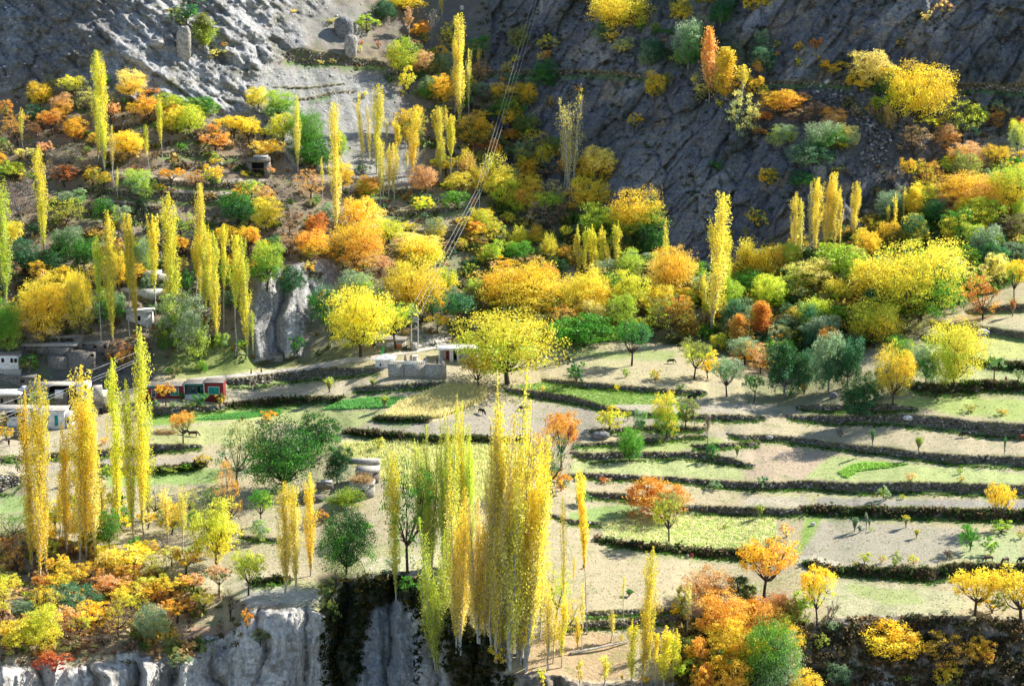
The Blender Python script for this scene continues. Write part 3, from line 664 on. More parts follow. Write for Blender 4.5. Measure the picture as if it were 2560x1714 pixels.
def leaf_mesh(name, pts, nrm, size, cf, hh, asp=1.35):
    n = len(pts); a_ = unit(rng.normal(size=(n, 3))); n_ = unit(nrm)
    u = unit(np.cross(n_, a_)); v = np.cross(n_, u); s = (size*rng.uniform(.65, 1.25, n))[:, None]*.5
    c1 = pts - u*s*asp; c2 = pts + v*s*.8 + n_*s*.25; c3 = pts + u*s*asp; c4 = pts - v*s*.8 + n_*s*.25
    vv = np.stack([c1, c2, c3, c4], 1).reshape(-1, 3)
    me = mk_mesh(name, vv, quads=np.arange(4*n).reshape(-1, 4))
    attr(me, 'cf', np.repeat(cf, 4)); attr(me, 'lt', np.repeat(rng.random(n), 4)); attr(me, 'hh', np.repeat(hh, 4))
    me.materials.append(LEAF); return me
def branch(p0, p1, r0, r1, bend=.12, k=5):
    t = np.linspace(0, 1, k)[:, None]; L = np.linalg.norm(p1-p0)
    off = rng.normal(size=3)*bend*L
    return (p0*(1-t)+p1*t + off*np.sin(t*np.pi)*.5, (r0*(1-t[:, 0])+r1*t[:, 0]))

def fit(me_b, me_l, H, W):
    # stretch so that foliage really fills width W and height H
    n = len(me_l.vertices); c = np.empty(n*3, np.float32); me_l.vertices.foreach_get('co', c); c = c.reshape(-1, 3)
    r_ = np.percentile(np.hypot(c[:, 0], c[:, 1]), 96); z1 = np.percentile(c[:, 2], 99.3); k = np.array([W/2/r_, W/2/r_, H/z1], np.float32)
    me_l.vertices.foreach_set('co', (c*k).ravel()); n = len(me_b.vertices); c = np.empty(n*3, np.float32); me_b.vertices.foreach_get('co', c)
    me_b.vertices.foreach_set('co', (c.reshape(-1, 3)*k).ravel()); me_l.update(); me_b.update(); return me_b, me_l
def proto_broad(H, W, leaf, n, trunk=.22, flat=0, lobes=8, gap=.0, willow=False, low=.08, sparse=1.0, spread=.6):
    """leaf clumps over the surface of overlapping lobes; limbs run from the trunk to the lobes"""
    zc0 = H*max(low, .02); cz = (H+zc0)/2; rz = (H-zc0)/2
    paths = []; base = np.array([0, 0, -.8]); fork = np.array([rng.normal()*.03*W, rng.normal()*.03*W, H*trunk])
    r0 = .022*H + .05
    paths.append(branch(base, fork, r0*1.35, r0*.9, .05, 6))
    C_, Rd, cfl = [], [], []
    L0 = []
    for i in range(lobes):
        th = 2.4*i + rng.uniform(-.4, .4); u = (i+.5)/lobes
        zz = -0.75 + 1.55*u + rng.uniform(-.1, .1); rr = math.sqrt(max(.05, 1-min(1, abs(zz))**2))*rng.uniform(.5, .72)
        if flat: zz = zz*(1-.45*flat) + .2*flat
        c = np.array([math.cos(th)*rr*W/2, math.sin(th)*rr*W/2, cz + zz*rz*.78])
        R_ = min(W/2, rz*1.25)*rng.uniform(.38, .56)
        L0.append((c, R_)); lim = c + np.array([0, 0, -R_*.2]); paths.append(branch(fork, lim, r0*.6, r0*.16, .16))
        for q in range(4):
            d = unit(rng.normal(size=3)+np.array([0, 0, .5])); paths.append(branch(lim*.8+fork*.2, c+d*R_*.85, r0*.22, r0*.05, .15, 4))
    ncl = max(14, int(n/26)); per = n//ncl
    for j in range(ncl):
        c, R_ = L0[j % lobes]; d = unit(rng.normal(size=3)*np.array([1, 1, .9])+np.array([0, 0, .25]))
        C_.append(c + d*R_*rng.uniform(.72, 1.08)*np.array([1, 1, .85])); Rd.append(R_*rng.uniform(.22, .38)); cfl.append((j % lobes)*.37+rng.uniform(0, .45))
    C_ = np.array(C_); Rd = np.array(Rd); cfl = np.array(cfl) % 1.0
    ci = np.repeat(np.arange(ncl), per); m_ = len(ci)
    o = rng.normal(size=(m_, 3))*np.array([1, 1, .55])
    pts = C_[ci] + o*Rd[ci][:, None]*.62
    if flat: pts[:, 2] -= .15*flat*Rd[ci]
    if willow: pts[:, 2] -= np.abs(rng.normal(size=m_))*Rd[ci]*.5
    pts[:, 2] = np.maximum(pts[:, 2], H*.02+.05)
    nrm = unit(pts-np.array([0, 0, cz]))*.55 + rng.normal(size=(m_, 3))*.75 + np.array([0, 0, .35])
    hh = np.clip((pts[:, 2]-zc0)/(H-zc0), 0, 1)
    keep = rng.random(m_) < sparse
    return tube_mesh('branches', paths), leaf_mesh('foliage', pts[keep], nrm[keep], leaf, cfl[ci][keep], hh[keep], 2.4 if willow else 1.35)

def proto_poplar(H, W, leaf, n, start=.08, stems=1, strands=16, prof='slim', leafy=1.0):
    paths = []; P_, N_, CF = [], [], []
    def prof_w(t):
        if prof == 'cone': return (1-t)**.75*np.clip(t*9, 0, 1)
        if prof == 'wide': return np.where(t < .33, np.clip(t/.33, .02, 1)**.6, np.clip((1-t)/.67, .01, 1)**.65)
        return np.clip(t*5, .2, 1)*np.clip((1.02-t)*4.2, .05, 1)**.7
    for s in range(stems):
        sx, sy = (0, 0) if stems == 1 else (rng.uniform(-.33, .33)*W, rng.uniform(-.33, .33)*W)
        hs = H*(1 if s == 0 else rng.uniform(.6, .97)); lean = rng.normal(size=2)*.012*H
        ww = W if stems == 1 else W*.5
        top = np.array([sx*1.2+lean[0], sy*1.2+lean[1], hs]); bot = np.array([sx*.35, sy*.35, -.8])
        paths.append((bot + (top-bot)*np.linspace(0, 1, 8)[:, None] + rng.normal(size=(8, 3))*np.array([.006, .006, 0])*H, np.linspace(.0075*H+.06, .02, 8)))
        kk = max(5, strands//stems)
        for j in range(kk):
            t0 = start + (1-start)*rng.uniform(0, .86)*rng.uniform(.7, 1); ln = rng.uniform(.16, .34)*hs*(1-t0*.45)
            th = rng.uniform(0, 6.28); reach = ww/2*prof_w((t0-start)/(1-start)+.06)*rng.choice([rng.uniform(.35, .8), rng.uniform(.7, 1.15)])
            b0 = bot + (top-bot)*((t0*hs+.8)/(hs+.8)); b1 = b0 + np.array([math.cos(th)*reach, math.sin(th)*reach, ln*.6])
            b2 = b1 + np.array([math.cos(th)*reach*.12, math.sin(th)*reach*.12, ln*.5])
            b2[2] = min(b2[2], hs*1.0)
            paths.append((np.array([b0, (b0+b1)/2+np.array([math.cos(th), math.sin(th), -.3])*reach*.16, b1, b2]), np.array([.035, .028, .02, .008])*(H/20)**.5))
            m_ = max(4, int(n*leafy/(kk*stems)*rng.uniform(.6, 1.4))); t = rng.random(m_)[:, None]
            seg = np.where(t < .5, b0+(b1-b0)*t*2, b1+(b2-b1)*(t-.5)*2)
            rad = ww*.065*(1+.5*np.sin(t*3.1))*(.65+.35*prof_w(t0))
            P_.append(seg + rng.normal(size=(m_, 3))*rad*np.array([1, 1, 1.5])); N_.append(rng.normal(size=(m_, 3)) + np.array([math.cos(th), math.sin(th), .2])*.5)
            CF.append(np.full(m_, rng.random()))
        # leaves close along the stem itself
        m_ = int(n*leafy*.25/stems); t = start + (1-start)*rng.random(m_)**.9
        env = ww*.24*prof_w((t-start)/(1-start))
        q = bot+(top-bot)*((t*hs+.8)/(hs+.8))[:, None]; P_.append(q + rng.normal(size=(m_, 3))*env[:, None]*np.array([.6, .6, .8])); N_.append(rng.normal(size=(m_, 3))); CF.append(rng.random(m_))
    pts = np.concatenate(P_); hh = np.clip((pts[:, 2]/H-start)/(1-start), 0, 1); pts[:, 2] = np.clip(pts[:, 2], start*H*.8+.1, H)
    return tube_mesh('branches', paths, 4), leaf_mesh('foliage', pts, np.concatenate(N_), leaf, np.concatenate(CF), hh)

def proto_feather(H, W, leaf, n, up=.9):
    paths = []; P_, N_, CF = [], [], []; f0 = np.array([0, 0, H*.10])
    paths.append(branch(np.array([0, 0, -.6]), f0, .03*H, .022*H, .02, 3))
    k = 64
    for j in range(k):
        th = rng.uniform(0, 6.28); el = math.acos(1-rng.random()*up); L_ = rng.uniform(.75, 1.0)
        d = np.array([math.sin(el)*math.cos(th)*W/2, math.sin(el)*math.sin(th)*W/2, math.cos(el)*H*.88])*L_
        tip = f0 + d; mid = f0 + d*.5 + np.array([0, 0, .03*H])
        paths.append((np.array([f0, mid, tip]), np.array([.012*H, .007*H, .002*H])))
        m_ = n//k; t = rng.random(m_)[:, None]**.6
        P_.append(f0 + d*t + np.array([0, 0, .06*H])*np.sin(t*3.14) + rng.normal(size=(m_, 3))*.032*W*(.5+t)); N_.append(rng.normal(size=(m_, 3))+unit(d)*.3); CF.append(np.full(m_, rng.random()))
    pts = np.concatenate(P_); pts[:, 2] = np.maximum(pts[:, 2], .1)
    return tube_mesh('branches', paths, 4), leaf_mesh('foliage', pts, np.concatenate(N_), leaf, np.concatenate(CF), np.clip(pts[:, 2]/H, 0, 1))

def proto_bare(H, W, upright=.5, leaves=120, leaf=.25):
    paths = []; tips = []
    def grow(p, d, L_, r, lev):
        q = p + d*L_; paths.append(branch(p, q, r, r*.6, .1, 4))
        if lev == 0: tips.append(q); return
        for i in range(3 if lev > 1 else 4):
            e = unit(d + rng.normal(size=3)*.62*(1-upright*.6) + np.array([0, 0, .22*upright]))
            grow(p + (q-p)*rng.uniform(.55, 1), e, L_*rng.uniform(.62, .85), r*.55, lev-1)
    grow(np.array([0, 0, -.5]), np.array([0, 0, 1.]), H*.33, .018*H+.03, 4)
    allp = np.concatenate([p for p, r in paths]); mx = np.abs(allp[:, :2]).max(); mz = allp[:, 2].max()
    sc_ = np.array([W/2/mx, W/2/mx, H/mz]); paths = [(p*sc_, np.maximum(r, .022)) for p, r in paths]
    tips = np.array(tips)*sc_; i = rng.integers(0, len(tips), leaves); pts = tips[i]+rng.normal(size=(leaves, 3))*.25
    return tube_mesh('branches', paths, 4), leaf_mesh('foliage', pts, rng.normal(size=(leaves, 3)), leaf, rng.random(leaves), np.clip(pts[:, 2]/H, 0, 1))

PR = {}
def addp(key, H, W, fn, cnt=3, **kw):
    PR[key] = [(H, W)+fit(*fn(H, W, **kw), H, W) for _ in range(cnt)]
addp('r1', 5, 5, proto_broad, 3, leaf=.22, n=2400, trunk=.2, lobes=7)
addp('r2', 9, 9, proto_broad, 4, leaf=.24, n=7800, trunk=.2, lobes=12)
addp('r3', 16, 17, proto_broad, 2, leaf=.31, n=17000, trunk=.2, lobes=20)
addp('d2', 8, 9, proto_broad, 2, leaf=.27, n=6500, trunk=.12, lobes=13, low=.0)
addp('d3', 15, 18, proto_broad, 3, leaf=.31, n=17500, trunk=.12, lobes=22, low=.0)
addp('u1', 5, 6, proto_broad, 3, leaf=.22, n=1600, trunk=.36, flat=1, lobes=7, low=.34)
addp('u2', 9, 10, proto_broad, 3, leaf=.26, n=4200, trunk=.26, flat=1, lobes=11, low=.24)
addp('u3', 16, 18, proto_broad, 2, leaf=.34, n=13000, trunk=.18, flat=.3, lobes=20, low=.10)
addp('l1', 5, 5, proto_broad, 2, leaf=.16, n=3200, trunk=.16, lobes=6, willow=True, low=.03)
addp('l2', 10, 10, proto_broad, 3, leaf=.22, n=7500, trunk=.16, lobes=10, willow=True, low=.03)
addp('b1', 3, 3.4, proto_broad, 4, leaf=.20, n=1000, trunk=.1, lobes=5, low=.0)
addp('m2', 8, 9, proto_broad, 3, leaf=.20, n=2400, trunk=.22, lobes=9, low=.08)      # thin crown, twigs show through
addp('p1', 11, 1.7, proto_poplar, 3, leaf=.21, n=1500, start=.10, strands=30)
addp('p2', 22, 2.9, proto_poplar, 5, leaf=.22, n=5200, start=.05, strands=60)
addp('q1', 11, 1.7, proto_poplar, 2, leaf=.21, n=1200, start=.40, strands=24)
addp('q2', 20, 2.6, proto_poplar, 3, leaf=.25, n=2800, start=.40, strands=40)
addp('s1', 11, 1.3, proto_poplar, 3, leaf=.20, n=650, start=.22, strands=22)
addp('s2', 20, 2.2, proto_poplar, 3, leaf=.22, n=1500, start=.18, strands=40)
addp('w3', 34, 9, proto_poplar, 3, leaf=.27, n=15000, start=.05, stems=6, strands=230, prof='wide')
addp('c2', 13, 5, proto_poplar, 2, leaf=.27, n=4500, start=.16, strands=70, prof='cone')
addp('v2', 24, 7, proto_poplar, 1, leaf=.24, n=2400, start=.12, stems=7, strands=110, prof='wide', leafy=.8)
addp('f2', 10, 11, proto_feather, 3, leaf=.26, n=6500)
addp('n1', 9, 8, proto_bare, 2, leaf=.22)
addp('n2', 11, 6, proto_bare, 2, upright=1.2, leaf=.22)
addp('y1', 4, 2.0, proto_feather, 3, leaf=.2, n=384, up=.25)

PAL = dict(y=(.88,.75,.07), k=(.70,.72,.07), g=(.88,.62,.05), o=(.84,.45,.07), r=(.62,.23,.05), R=(.52,.09,.05),
           a=(.90,.79,.22), p=(.80,.52,.24), G=(.09,.30,.03), B=(.17,.40,.035), D=(.022,.09,.014), L=(.48,.62,.06),
           O=(.30,.32,.08), S=(.33,.44,.24), T=(.07,.21,.085), N=(.24,.16,.11), M=(.28,.24,.21))
WORD = dict(y='yellow', k='lemon green', g='golden', o='orange', r='rusty red', R='crimson', a='straw yellow', p='salmon pink', G='green',
            B='vivid green', D='dark green', L='lime green', O='olive', S='sage grey', T='teal green', N='brown', M='mauve grey')
KIND = dict(r=('round tree', 'broadleaf_tree', 'tree'), u=('spreading tree', 'orchard_tree', 'tree'), l=('willowy tree', 'willow_tree', 'tree'),
            b=('bush', 'bush', 'bush'), m=('twiggy thin tree', 'thin_tree', 'tree'), p=('slender poplar', 'poplar_tree', 'tree'),
            q=('bare-stemmed poplar', 'poplar_tree', 'tree'), s=('sparse thin poplar', 'poplar_tree', 'tree'), d=('dome-shaped tree', 'broadleaf_tree', 'tree'), w=('plume-like poplar', 'poplar_tree', 'tree'),
            c=('cone-shaped tree', 'conical_tree', 'tree'), v=('broad many-stemmed poplar', 'poplar_tree', 'tree'), f=('feathery tree', 'feathery_tree', 'tree'),
            n=('leafless tree', 'bare_tree', 'tree'), y=('sapling', 'sapling', 'sapling'))
TREES = {}
TREES['A1'] = """
r 340 900 690 210 g y
m 415 780 620 120 O a
u 600 860 640 210 y O
m 800 970 720 300 a O
n 735 600 360 90 M M
p 820 1350 460 85 k y|left of the tall twin poplars on the upper left orchard
p 875 1440 490 85 y k|right of the tall twin poplars on the upper left orchard
b 885 770 620 80 G G
y 1030 920 820 60 B G
r 1090 820 590 250 a g|alone at the foot of the white rock face
r 1270 800 735 120 p o
u 1240 1050 800 190 o g
u 930 1060 860 170 p o|right behind the twin poplars
u 440 1130 915 210 o r|on the dim slope near the upper left corner
r 620 1180 985 200 g o
b 740 1130 1090 90 B B
r 50 1010 840 120 o O
m 150 1210 960 260 o N
s 190 1260 910 40 y k
l 300 1010 880 200 T S
s 940 1500 1060 50 y N
r 1070 1310 1090 280 y g
r 780 1230 1110 110 g O
q 1250 1480 1050 45 k y
q 1362 1460 840 48 k y
r 1400 970 790 300 L y
r 1690 990 810 250 G L
r 1590 1130 880 240 k L
r 1440 1130 920 200 y O
b 1310 1110 1020 90 G O
u 1960 1150 970 260 g y
u 2080 1210 990 190 y g
r 1800 1250 1110 250 o p
m 1910 1240 1160 150 N p
u 2200 1190 1070 170 y k
u 2230 1390 1170 250 g a
b 1520 1275 1190 90 B G
b 2240 1470 1380 95 p o
b 2045 1475 1425 95 y g
u 1440 1560 1405 200 o g
r 870 1560 1440 115 g L
r 540 1550 1390 210 r N
m 720 1450 1340 250 N M
m 570 1400 1210 300 M O
u 250 1390 1240 210 a O
r 95 1510 1350 210 L y
r 0 1400 1270 110 g o
b 1500 215 80 170 S O
r 1560 190 40 190 T G
b 1440 110 60 180 a O
c 1710 420 120 190 O L|standing in the cleft of the white rock
b 1790 480 390 160 O a
b 1640 40 -20 160 T M
m 1150 1440 1360 120 N r
b 1870 400 350 60 o O
b 400 1250 1190 150 O M
"""
TREES['A2'] = """
r 1300 95 -80 330 y g|cut by the top edge above the white-stemmed bare tree
l 1140 190 10 190 T D
b 990 275 120 190 L O
s 1345 350 70 80 p p
n 1535 460 70 170 M a|with a white stem against the dark slope near the top
s 1620 170 -60 45 y y
r 1260 630 330 250 L y
r 1400 490 340 110 p o
b 1330 780 560 130 y k
r 1470 650 430 200 p O
l 1430 660 590 110 T G
l 1625 650 450 160 S O
l 1500 820 640 180 S B
r 1620 880 630 210 g y
p 1765 1095 160 95 y a|tallest of the stand below the white-stemmed bare tree
q 1725 1095 380 45 y a
s 1840 985 430 45 y a
s 1925 570 400 35 y a
n 1980 590 360 70 M M
l 1930 470 310 190 G O
m 1920 690 520 180 o p
b 1800 660 580 70 o g
l 1970 840 690 210 S M
r 2080 810 690 120 a g
r 2200 880 700 300 g O
r 1900 1240 940 300 g O
r 2140 970 790 230 O G
r 2180 1190 1080 170 o g
r 2290 1150 970 170 O G
l 2000 1000 900 130 T G
m 1950 1320 1190 210 r N
r 260 1010 760 260 L G
r 80 910 730 180 y a
r 290 1180 950 210 y k
r 480 1310 930 310 B G|in the ravine left of the pale scree
r 560 1410 1170 300 G B
r 760 1330 1100 140 L G
p 415 1440 820 62 k a
p 735 1991 900 78 y a|tall and slightly leaning, rising from the salmon pink trees
r 790 1590 1350 160 y g
s 620 1690 1320 25 y k
s 970 1450 800 70 y a
p 1070 1450 730 85 y k
s 1020 1440 900 40 y a
s 1160 1210 990 35 y a
s 1104 1700 1190 60 y a
s 1137 1690 1180 60 y a
s 1176 1675 1220 60 y a
s 1213 1675 1210 60 y a
s 1235 1290 990 45 y g
q 1262 1340 1030 40 y g
r 1350 1190 900 260 g O
q 1318 1270 1060 40 y g
p 1370 1470 930 68 y g
s 1326 1440 1250 25 y g
s 1245 1590 1200 35 y a
r 1570 1090 910 110 a y
p 1610 1490 910 64 y k
s 1655 1210 890 30 y M
q 1690 1535 970 62 y k
r 1480 1610 1380 230 p o
r 1000 1670 1470 190 o L
b 960 1430 1370 120 G O
b 700 200 150 90 a O
b 380 110 80 60 a a
b 950 380 340 45 r o
b 1090 410 340 40 r N
b 970 820 760 70 a M
b 940 440 375 30 k k
b 700 540 490 60 a a
b 600 540 500 60 a a
"""
TREES['A3'] = """
r 1030 280 -70 460 y g|cut by the top edge right of the power lines
b 1210 275 150 90 L B
l 885 365 190 150 T S
b 960 355 240 130 a g
l 1060 460 310 170 S a
l 1280 570 330 200 T S
r 1330 310 190 120 O G
b 1440 310 230 120 G D
l 1600 570 190 250 S G
b 1530 565 430 140 L O
m 1700 350 140 210 S O
l 1870 210 0 200 T G
r 1540 210 -30 180 O g
r 1750 80 -60 160 g O
r 2120 115 -60 140 g y
r 2250 55 -40 150 g y
b 1390 400 290 80 N p
c 1775 860 250 125 o p|above a fan of exposed roots on the cliff
c 1910 870 410 190 y g|in full sun on the upper right ledge
s 2050 810 550 100 y a
r 2180 650 510 80 g p
r 2160 810 640 180 g k
l 1665 710 600 85 S a
b 1710 810 700 130 a O
m 2080 1200 770 260 a S|with two white stems, at the head of the cliff
b 1860 900 830 60 y k
r 1320 845 600 160 g O
r 1430 745 600 90 O S
b 700 805 715 95 o G
b 1160 1085 940 110 g O
b 1840 1440 1340 100 G D
r 280 900 700 150 g O
r 180 990 850 150 O G
r 200 1140 990 130 O G
r 310 1150 965 130 O G
m 120 1210 1080 120 o O
v 625 1570 810 220 y a|against the dark rock, leaves left only at its tips
r 860 1500 1230 260 a g
r 770 1560 1310 210 g y
b 910 1530 1430 130 g O
m 560 1510 1370 110 o N
r 2270 1570 1400 160 O g
b 60 700 640 60 o r
b 420 1480 1380 200 O N
n 450 1200 1060 80 M M
b 240 250 205 60 M O
b 1980 500 440 90 T S
l 2240 600 420 180 T S
b 1700 840 760 90 M O
"""
TREES['A4'] = """
r 605 420 320 100 o r|small and vivid on the dark cliff
b 600 515 440 75 y g
b 460 445 350 90 g O
b 450 560 480 60 k y
r 760 640 505 250 g O
b 265 485 430 65 o g
l 155 610 400 200 T S
l 150 405 250 110 S T
b 270 410 330 80 O a
r 1060 740 430 330 a y
r 960 770 620 210 y g
r 1180 810 560 160 y T
b 1130 820 700 140 T G
d 1450 1010 550 510 g y|largest and roundest on the upper right ledge
b 1560 1060 960 210 y k
m 1830 1180 850 330 k T
r 310 940 755 330 g o
r 480 870 770 170 p o
r 150 1030 930 160 o r
m 600 970 850 190 p N
r 740 1080 900 210 o p
m 470 1030 900 260 p N
l 330 1230 1040 230 S k
l 660 1270 1020 320 S G
l 860 1240 1050 200 a S
b 790 1255 1170 170 y O
l 560 1410 1200 380 T S
m 1420 1280 1050 280 p N
r 1690 1240 1040 210 p o
r 1360 1470 1320 130 g y
b 1450 1440 1360 150 y g
r 1840 1420 1190 270 p o
b 1730 1440 1310 240 k L
u 2100 1430 1210 220 g y
r 2280 1280 1010 150 k S
b 200 1540 1400 160 g O
l 480 1560 1430 200 T G
b 770 1440 1370 140 S a
b 120 1140 1060 110 o N
b 2300 1330 1250 90 g O
b 1520 210 90 90 a p
b 1660 140 0 160 p a
b 1300 400 310 90 O p
"""
TREES['B1'] = """
p 370 740 -151 92 y k|standing apart near the left edge, its foot in shade
p 55 1130 130 110 k L|cut by the left edge, greener than its neighbours
r 55 1570 1090 240 B L|cut by the left edge above the white cottage
r 380 1440 900 380 y g|over the grey ruined houses
r 670 1400 860 220 y O
m 550 500 250 310 k O
l 610 320 180 250 S B
m 180 430 100 300 M N
b 290 570 450 120 T D
l 560 750 490 260 S G
r 200 880 590 240 T D
l 700 850 600 260 G D
r 400 900 700 260 D T
l 1160 240 20 240 L S
s 980 270 0 24 k y
n 1010 565 310 90 M S
l 1010 480 310 170 S L
q 845 1460 590 62 k L
p 940 1470 390 85 y k
q 1080 1400 400 85 y k
p 1145 1390 430 70 k g
q 1300 1460 410 90 y k
p 1435 1360 230 105 y k|tallest and straightest of those above the village
p 1665 1150 160 84 y a
q 1640 1130 570 78 y k
p 1715 1230 480 80 y k
p 1765 1230 540 60 y a
p 1810 1510 560 78 k y
q 1868 1380 490 62 y k|on a very long white bare stem
q 1965 1560 580 95 y k
p 2065 1560 590 88 k y
s 2110 1560 1190 50 k L
r 985 1010 700 160 y g
m 980 710 580 170 o g
r 1510 700 580 160 g o
l 1190 880 580 160 S L
b 1210 890 790 180 G D
l 1210 1060 880 110 S T
r 1990 490 210 310 G T
r 2100 260 110 160 L a
r 2210 310 150 170 p o
r 2230 530 250 260 y k
u 1890 730 480 170 g y
u 2080 710 490 190 g o
b 1560 1070 850 140 G D
l 1910 1000 800 160 G L
l 1560 1570 1060 390 S L|wide and grey-green at the foot of the poplars
l 1380 1510 1260 170 O G
r 980 1270 1030 130 S G
l 1850 1510 1370 120 L S
b 2020 1510 1430 95 G L
l 290 1090 1000 150 T G
l 850 1320 1080 160 G S
l 1330 1060 880 110 S O
"""
TREES['B2'] = """
b 560 325 230 100 G L
l 650 480 300 210 S N
m 520 250 10 230 p o
m 350 540 340 170 N p|leafless, alone on the bare white rock
r 570 600 380 190 r o|reddest crown above the grey crag
m 350 715 530 210 p N
r 530 740 520 270 o g
m 500 770 670 180 k O
l 760 800 570 170 S O
b 510 865 770 120 a g
r 155 1010 620 280 L G
l 370 1070 820 230 D T
r 940 570 250 330 g a
r 920 860 440 430 g o
r 1180 630 430 230 k y
b 960 860 790 160 G O
m 1150 1010 740 200 p N
r 1400 770 540 340 a g
f 1430 840 600 380 y k
d 1390 1190 780 480 y g|big, hung across by the power lines
f 1640 1030 830 210 L y
l 900 1120 860 300 S L
l 640 1320 1000 270 T G
u 940 1570 1010 500 y k|spreading over the small houses by the road
u 1230 1500 1130 330 L y
u 1760 1370 1040 270 T G
l 1700 1150 980 160 S O
u 1575 1380 1230 190 g L
b 1610 1210 1060 100 g o
y 1475 515 370 55 T S
r 1470 395 240 160 y L
b 1585 470 410 60 L k
b 1355 530 450 150 y a
r 1810 510 410 150 y g
r 1740 350 190 210 B G
r 2000 420 330 150 g O
b 2080 555 450 80 y k
l 2050 810 600 160 L k
r 1770 200 40 220 y a
b 1670 200 100 120 y k
f 1940 220 10 150 y y
f 2050 200 -110 260 k a
f 2200 205 -10 220 a O
f 1820 130 -150 170 y p
r 1640 60 -100 200 k g
b 410 1545 1400 130 G T
b 1880 330 240 60 p o
b 1980 820 690 180 k O
b 1860 870 790 110 L O
r 1000 270 90 150 o L
b 1350 240 190 40 r r
b 520 540 420 110 G O
b 800 830 780 120 a a
r 20 680 500 130 g p
b 1260 1010 900 140 p N
"""
TREES['B3'] = """
r 270 310 60 230 y g
m 450 340 110 280 a M
m 430 570 300 330 N M|dark and almost bare among gold crowns
r 780 390 90 350 y g
d 1190 650 195 440 g G|high gold dome with a green underside below the dark cliff
r 860 610 300 350 L G
l 1290 740 480 250 D G
r 850 470 330 200 g L
u 590 660 480 100 y k
f 185 660 485 170 k y
f 335 650 480 150 g k
f 430 770 550 150 k y
r 190 780 610 220 B G
m 300 840 720 240 p k
r 230 1210 790 620 g y|wide, with dark limbs showing through
r 60 880 750 260 g p
r 560 1060 930 170 p k
r 100 1000 830 250 p O
p 690 910 490 62 k y
p 735 890 500 50 k y
p 795 890 480 60 k y
p 835 900 520 50 y k
p 880 910 490 64 y k
p 930 890 640 50 y a
p 995 880 450 62 k y
r 760 1250 850 420 y g
r 1110 1240 860 290 k y
l 1180 870 700 230 S G
r 1450 1090 660 380 g a
s 1425 1060 430 52 y k
d 720 1490 1230 560 G B|very wide and low over the shaded field edge
m 1450 1410 1070 420 O L
r 1600 1130 1000 240 g k
p 1800 1380 240 125 y a|tallest of the pair before the dark cliff
p 1920 1120 580 95 y k
p 1735 1300 870 65 y k
p 1860 1130 640 60 y a
f 2100 920 600 270 y g
f 2260 920 660 250 g y
r 2090 1070 850 250 G L
r 2280 1210 900 260 k L
l 2000 1370 1090 250 T S
c 2200 1410 1110 180 o r
c 2020 1510 1220 150 o O
b 2120 1160 1040 100 y g
b 1740 1430 1320 120 G L
s 1965 640 520 50 O g
s 2090 620 490 50 O g
b 2180 520 330 180 O g
l 530 900 760 130 D T
r 100 730 600 130 L k
b 600 1490 1400 120 L G
"""
TREES['B4'] = """
p 415 740 215 60 y a
p 475 730 265 48 y a
s 550 780 135 34 a M
p 592 710 100 76 y a
p 668 710 85 54 y a
p 702 690 340 38 y a
p 748 700 50 86 y a
p 802 680 210 44 y a
p 910 600 125 68 y a
s 1190 530 310 28 y g
s 1257 650 215 40 y g
s 1325 510 160 28 y O
c 1415 440 165 160 y g|glowing beside thin poplars on the right slope
p 1567 270 60 54 y a
r 1040 770 525 210 g y
r 1215 650 450 210 g O
l 1410 650 390 210 T y
l 1570 460 260 210 T G
m 1760 270 50 250 p r
r 1860 350 50 470 g p
r 2000 510 250 320 L y
r 2230 400 -20 370 L g
r 1770 640 340 270 G y
r 2010 780 480 260 S G
r 2230 560 380 260 O N
l 1860 880 650 250 G L
l 2060 860 640 270 T G
l 2270 790 620 210 S T
r 1620 780 620 260 L k
d 1460 1290 620 760 y G|vast leafy dome, the biggest crown of the wood
f 1130 1210 780 560 y g|feathery upswept crown in front of the vast leafy dome
f 760 1110 930 230 y L
f 600 1290 1090 340 k L
d 780 920 650 440 L O
r 560 1010 760 360 a L
r 250 1090 900 340 L k
u 1080 1500 1110 380 k g
l 330 1370 1230 230 S T
l 640 1480 1240 310 S T|silvery, round-topped above the dark fruit trees
b 400 1420 1310 260 y O
l 900 1520 1370 230 S G
m 1330 1410 1220 310 N k
y 1570 1360 1260 70 y a
m 1985 1265 890 290 r o|rusty, alone at the corner of the shaded field bank
u 2250 1110 770 190 g G
y 2240 1235 1090 66 r o
b 2290 870 760 120 y g
b 150 1560 1460 150 p O
b 1830 1180 1050 60 S S
b 1640 1130 1040 60 L L
"""
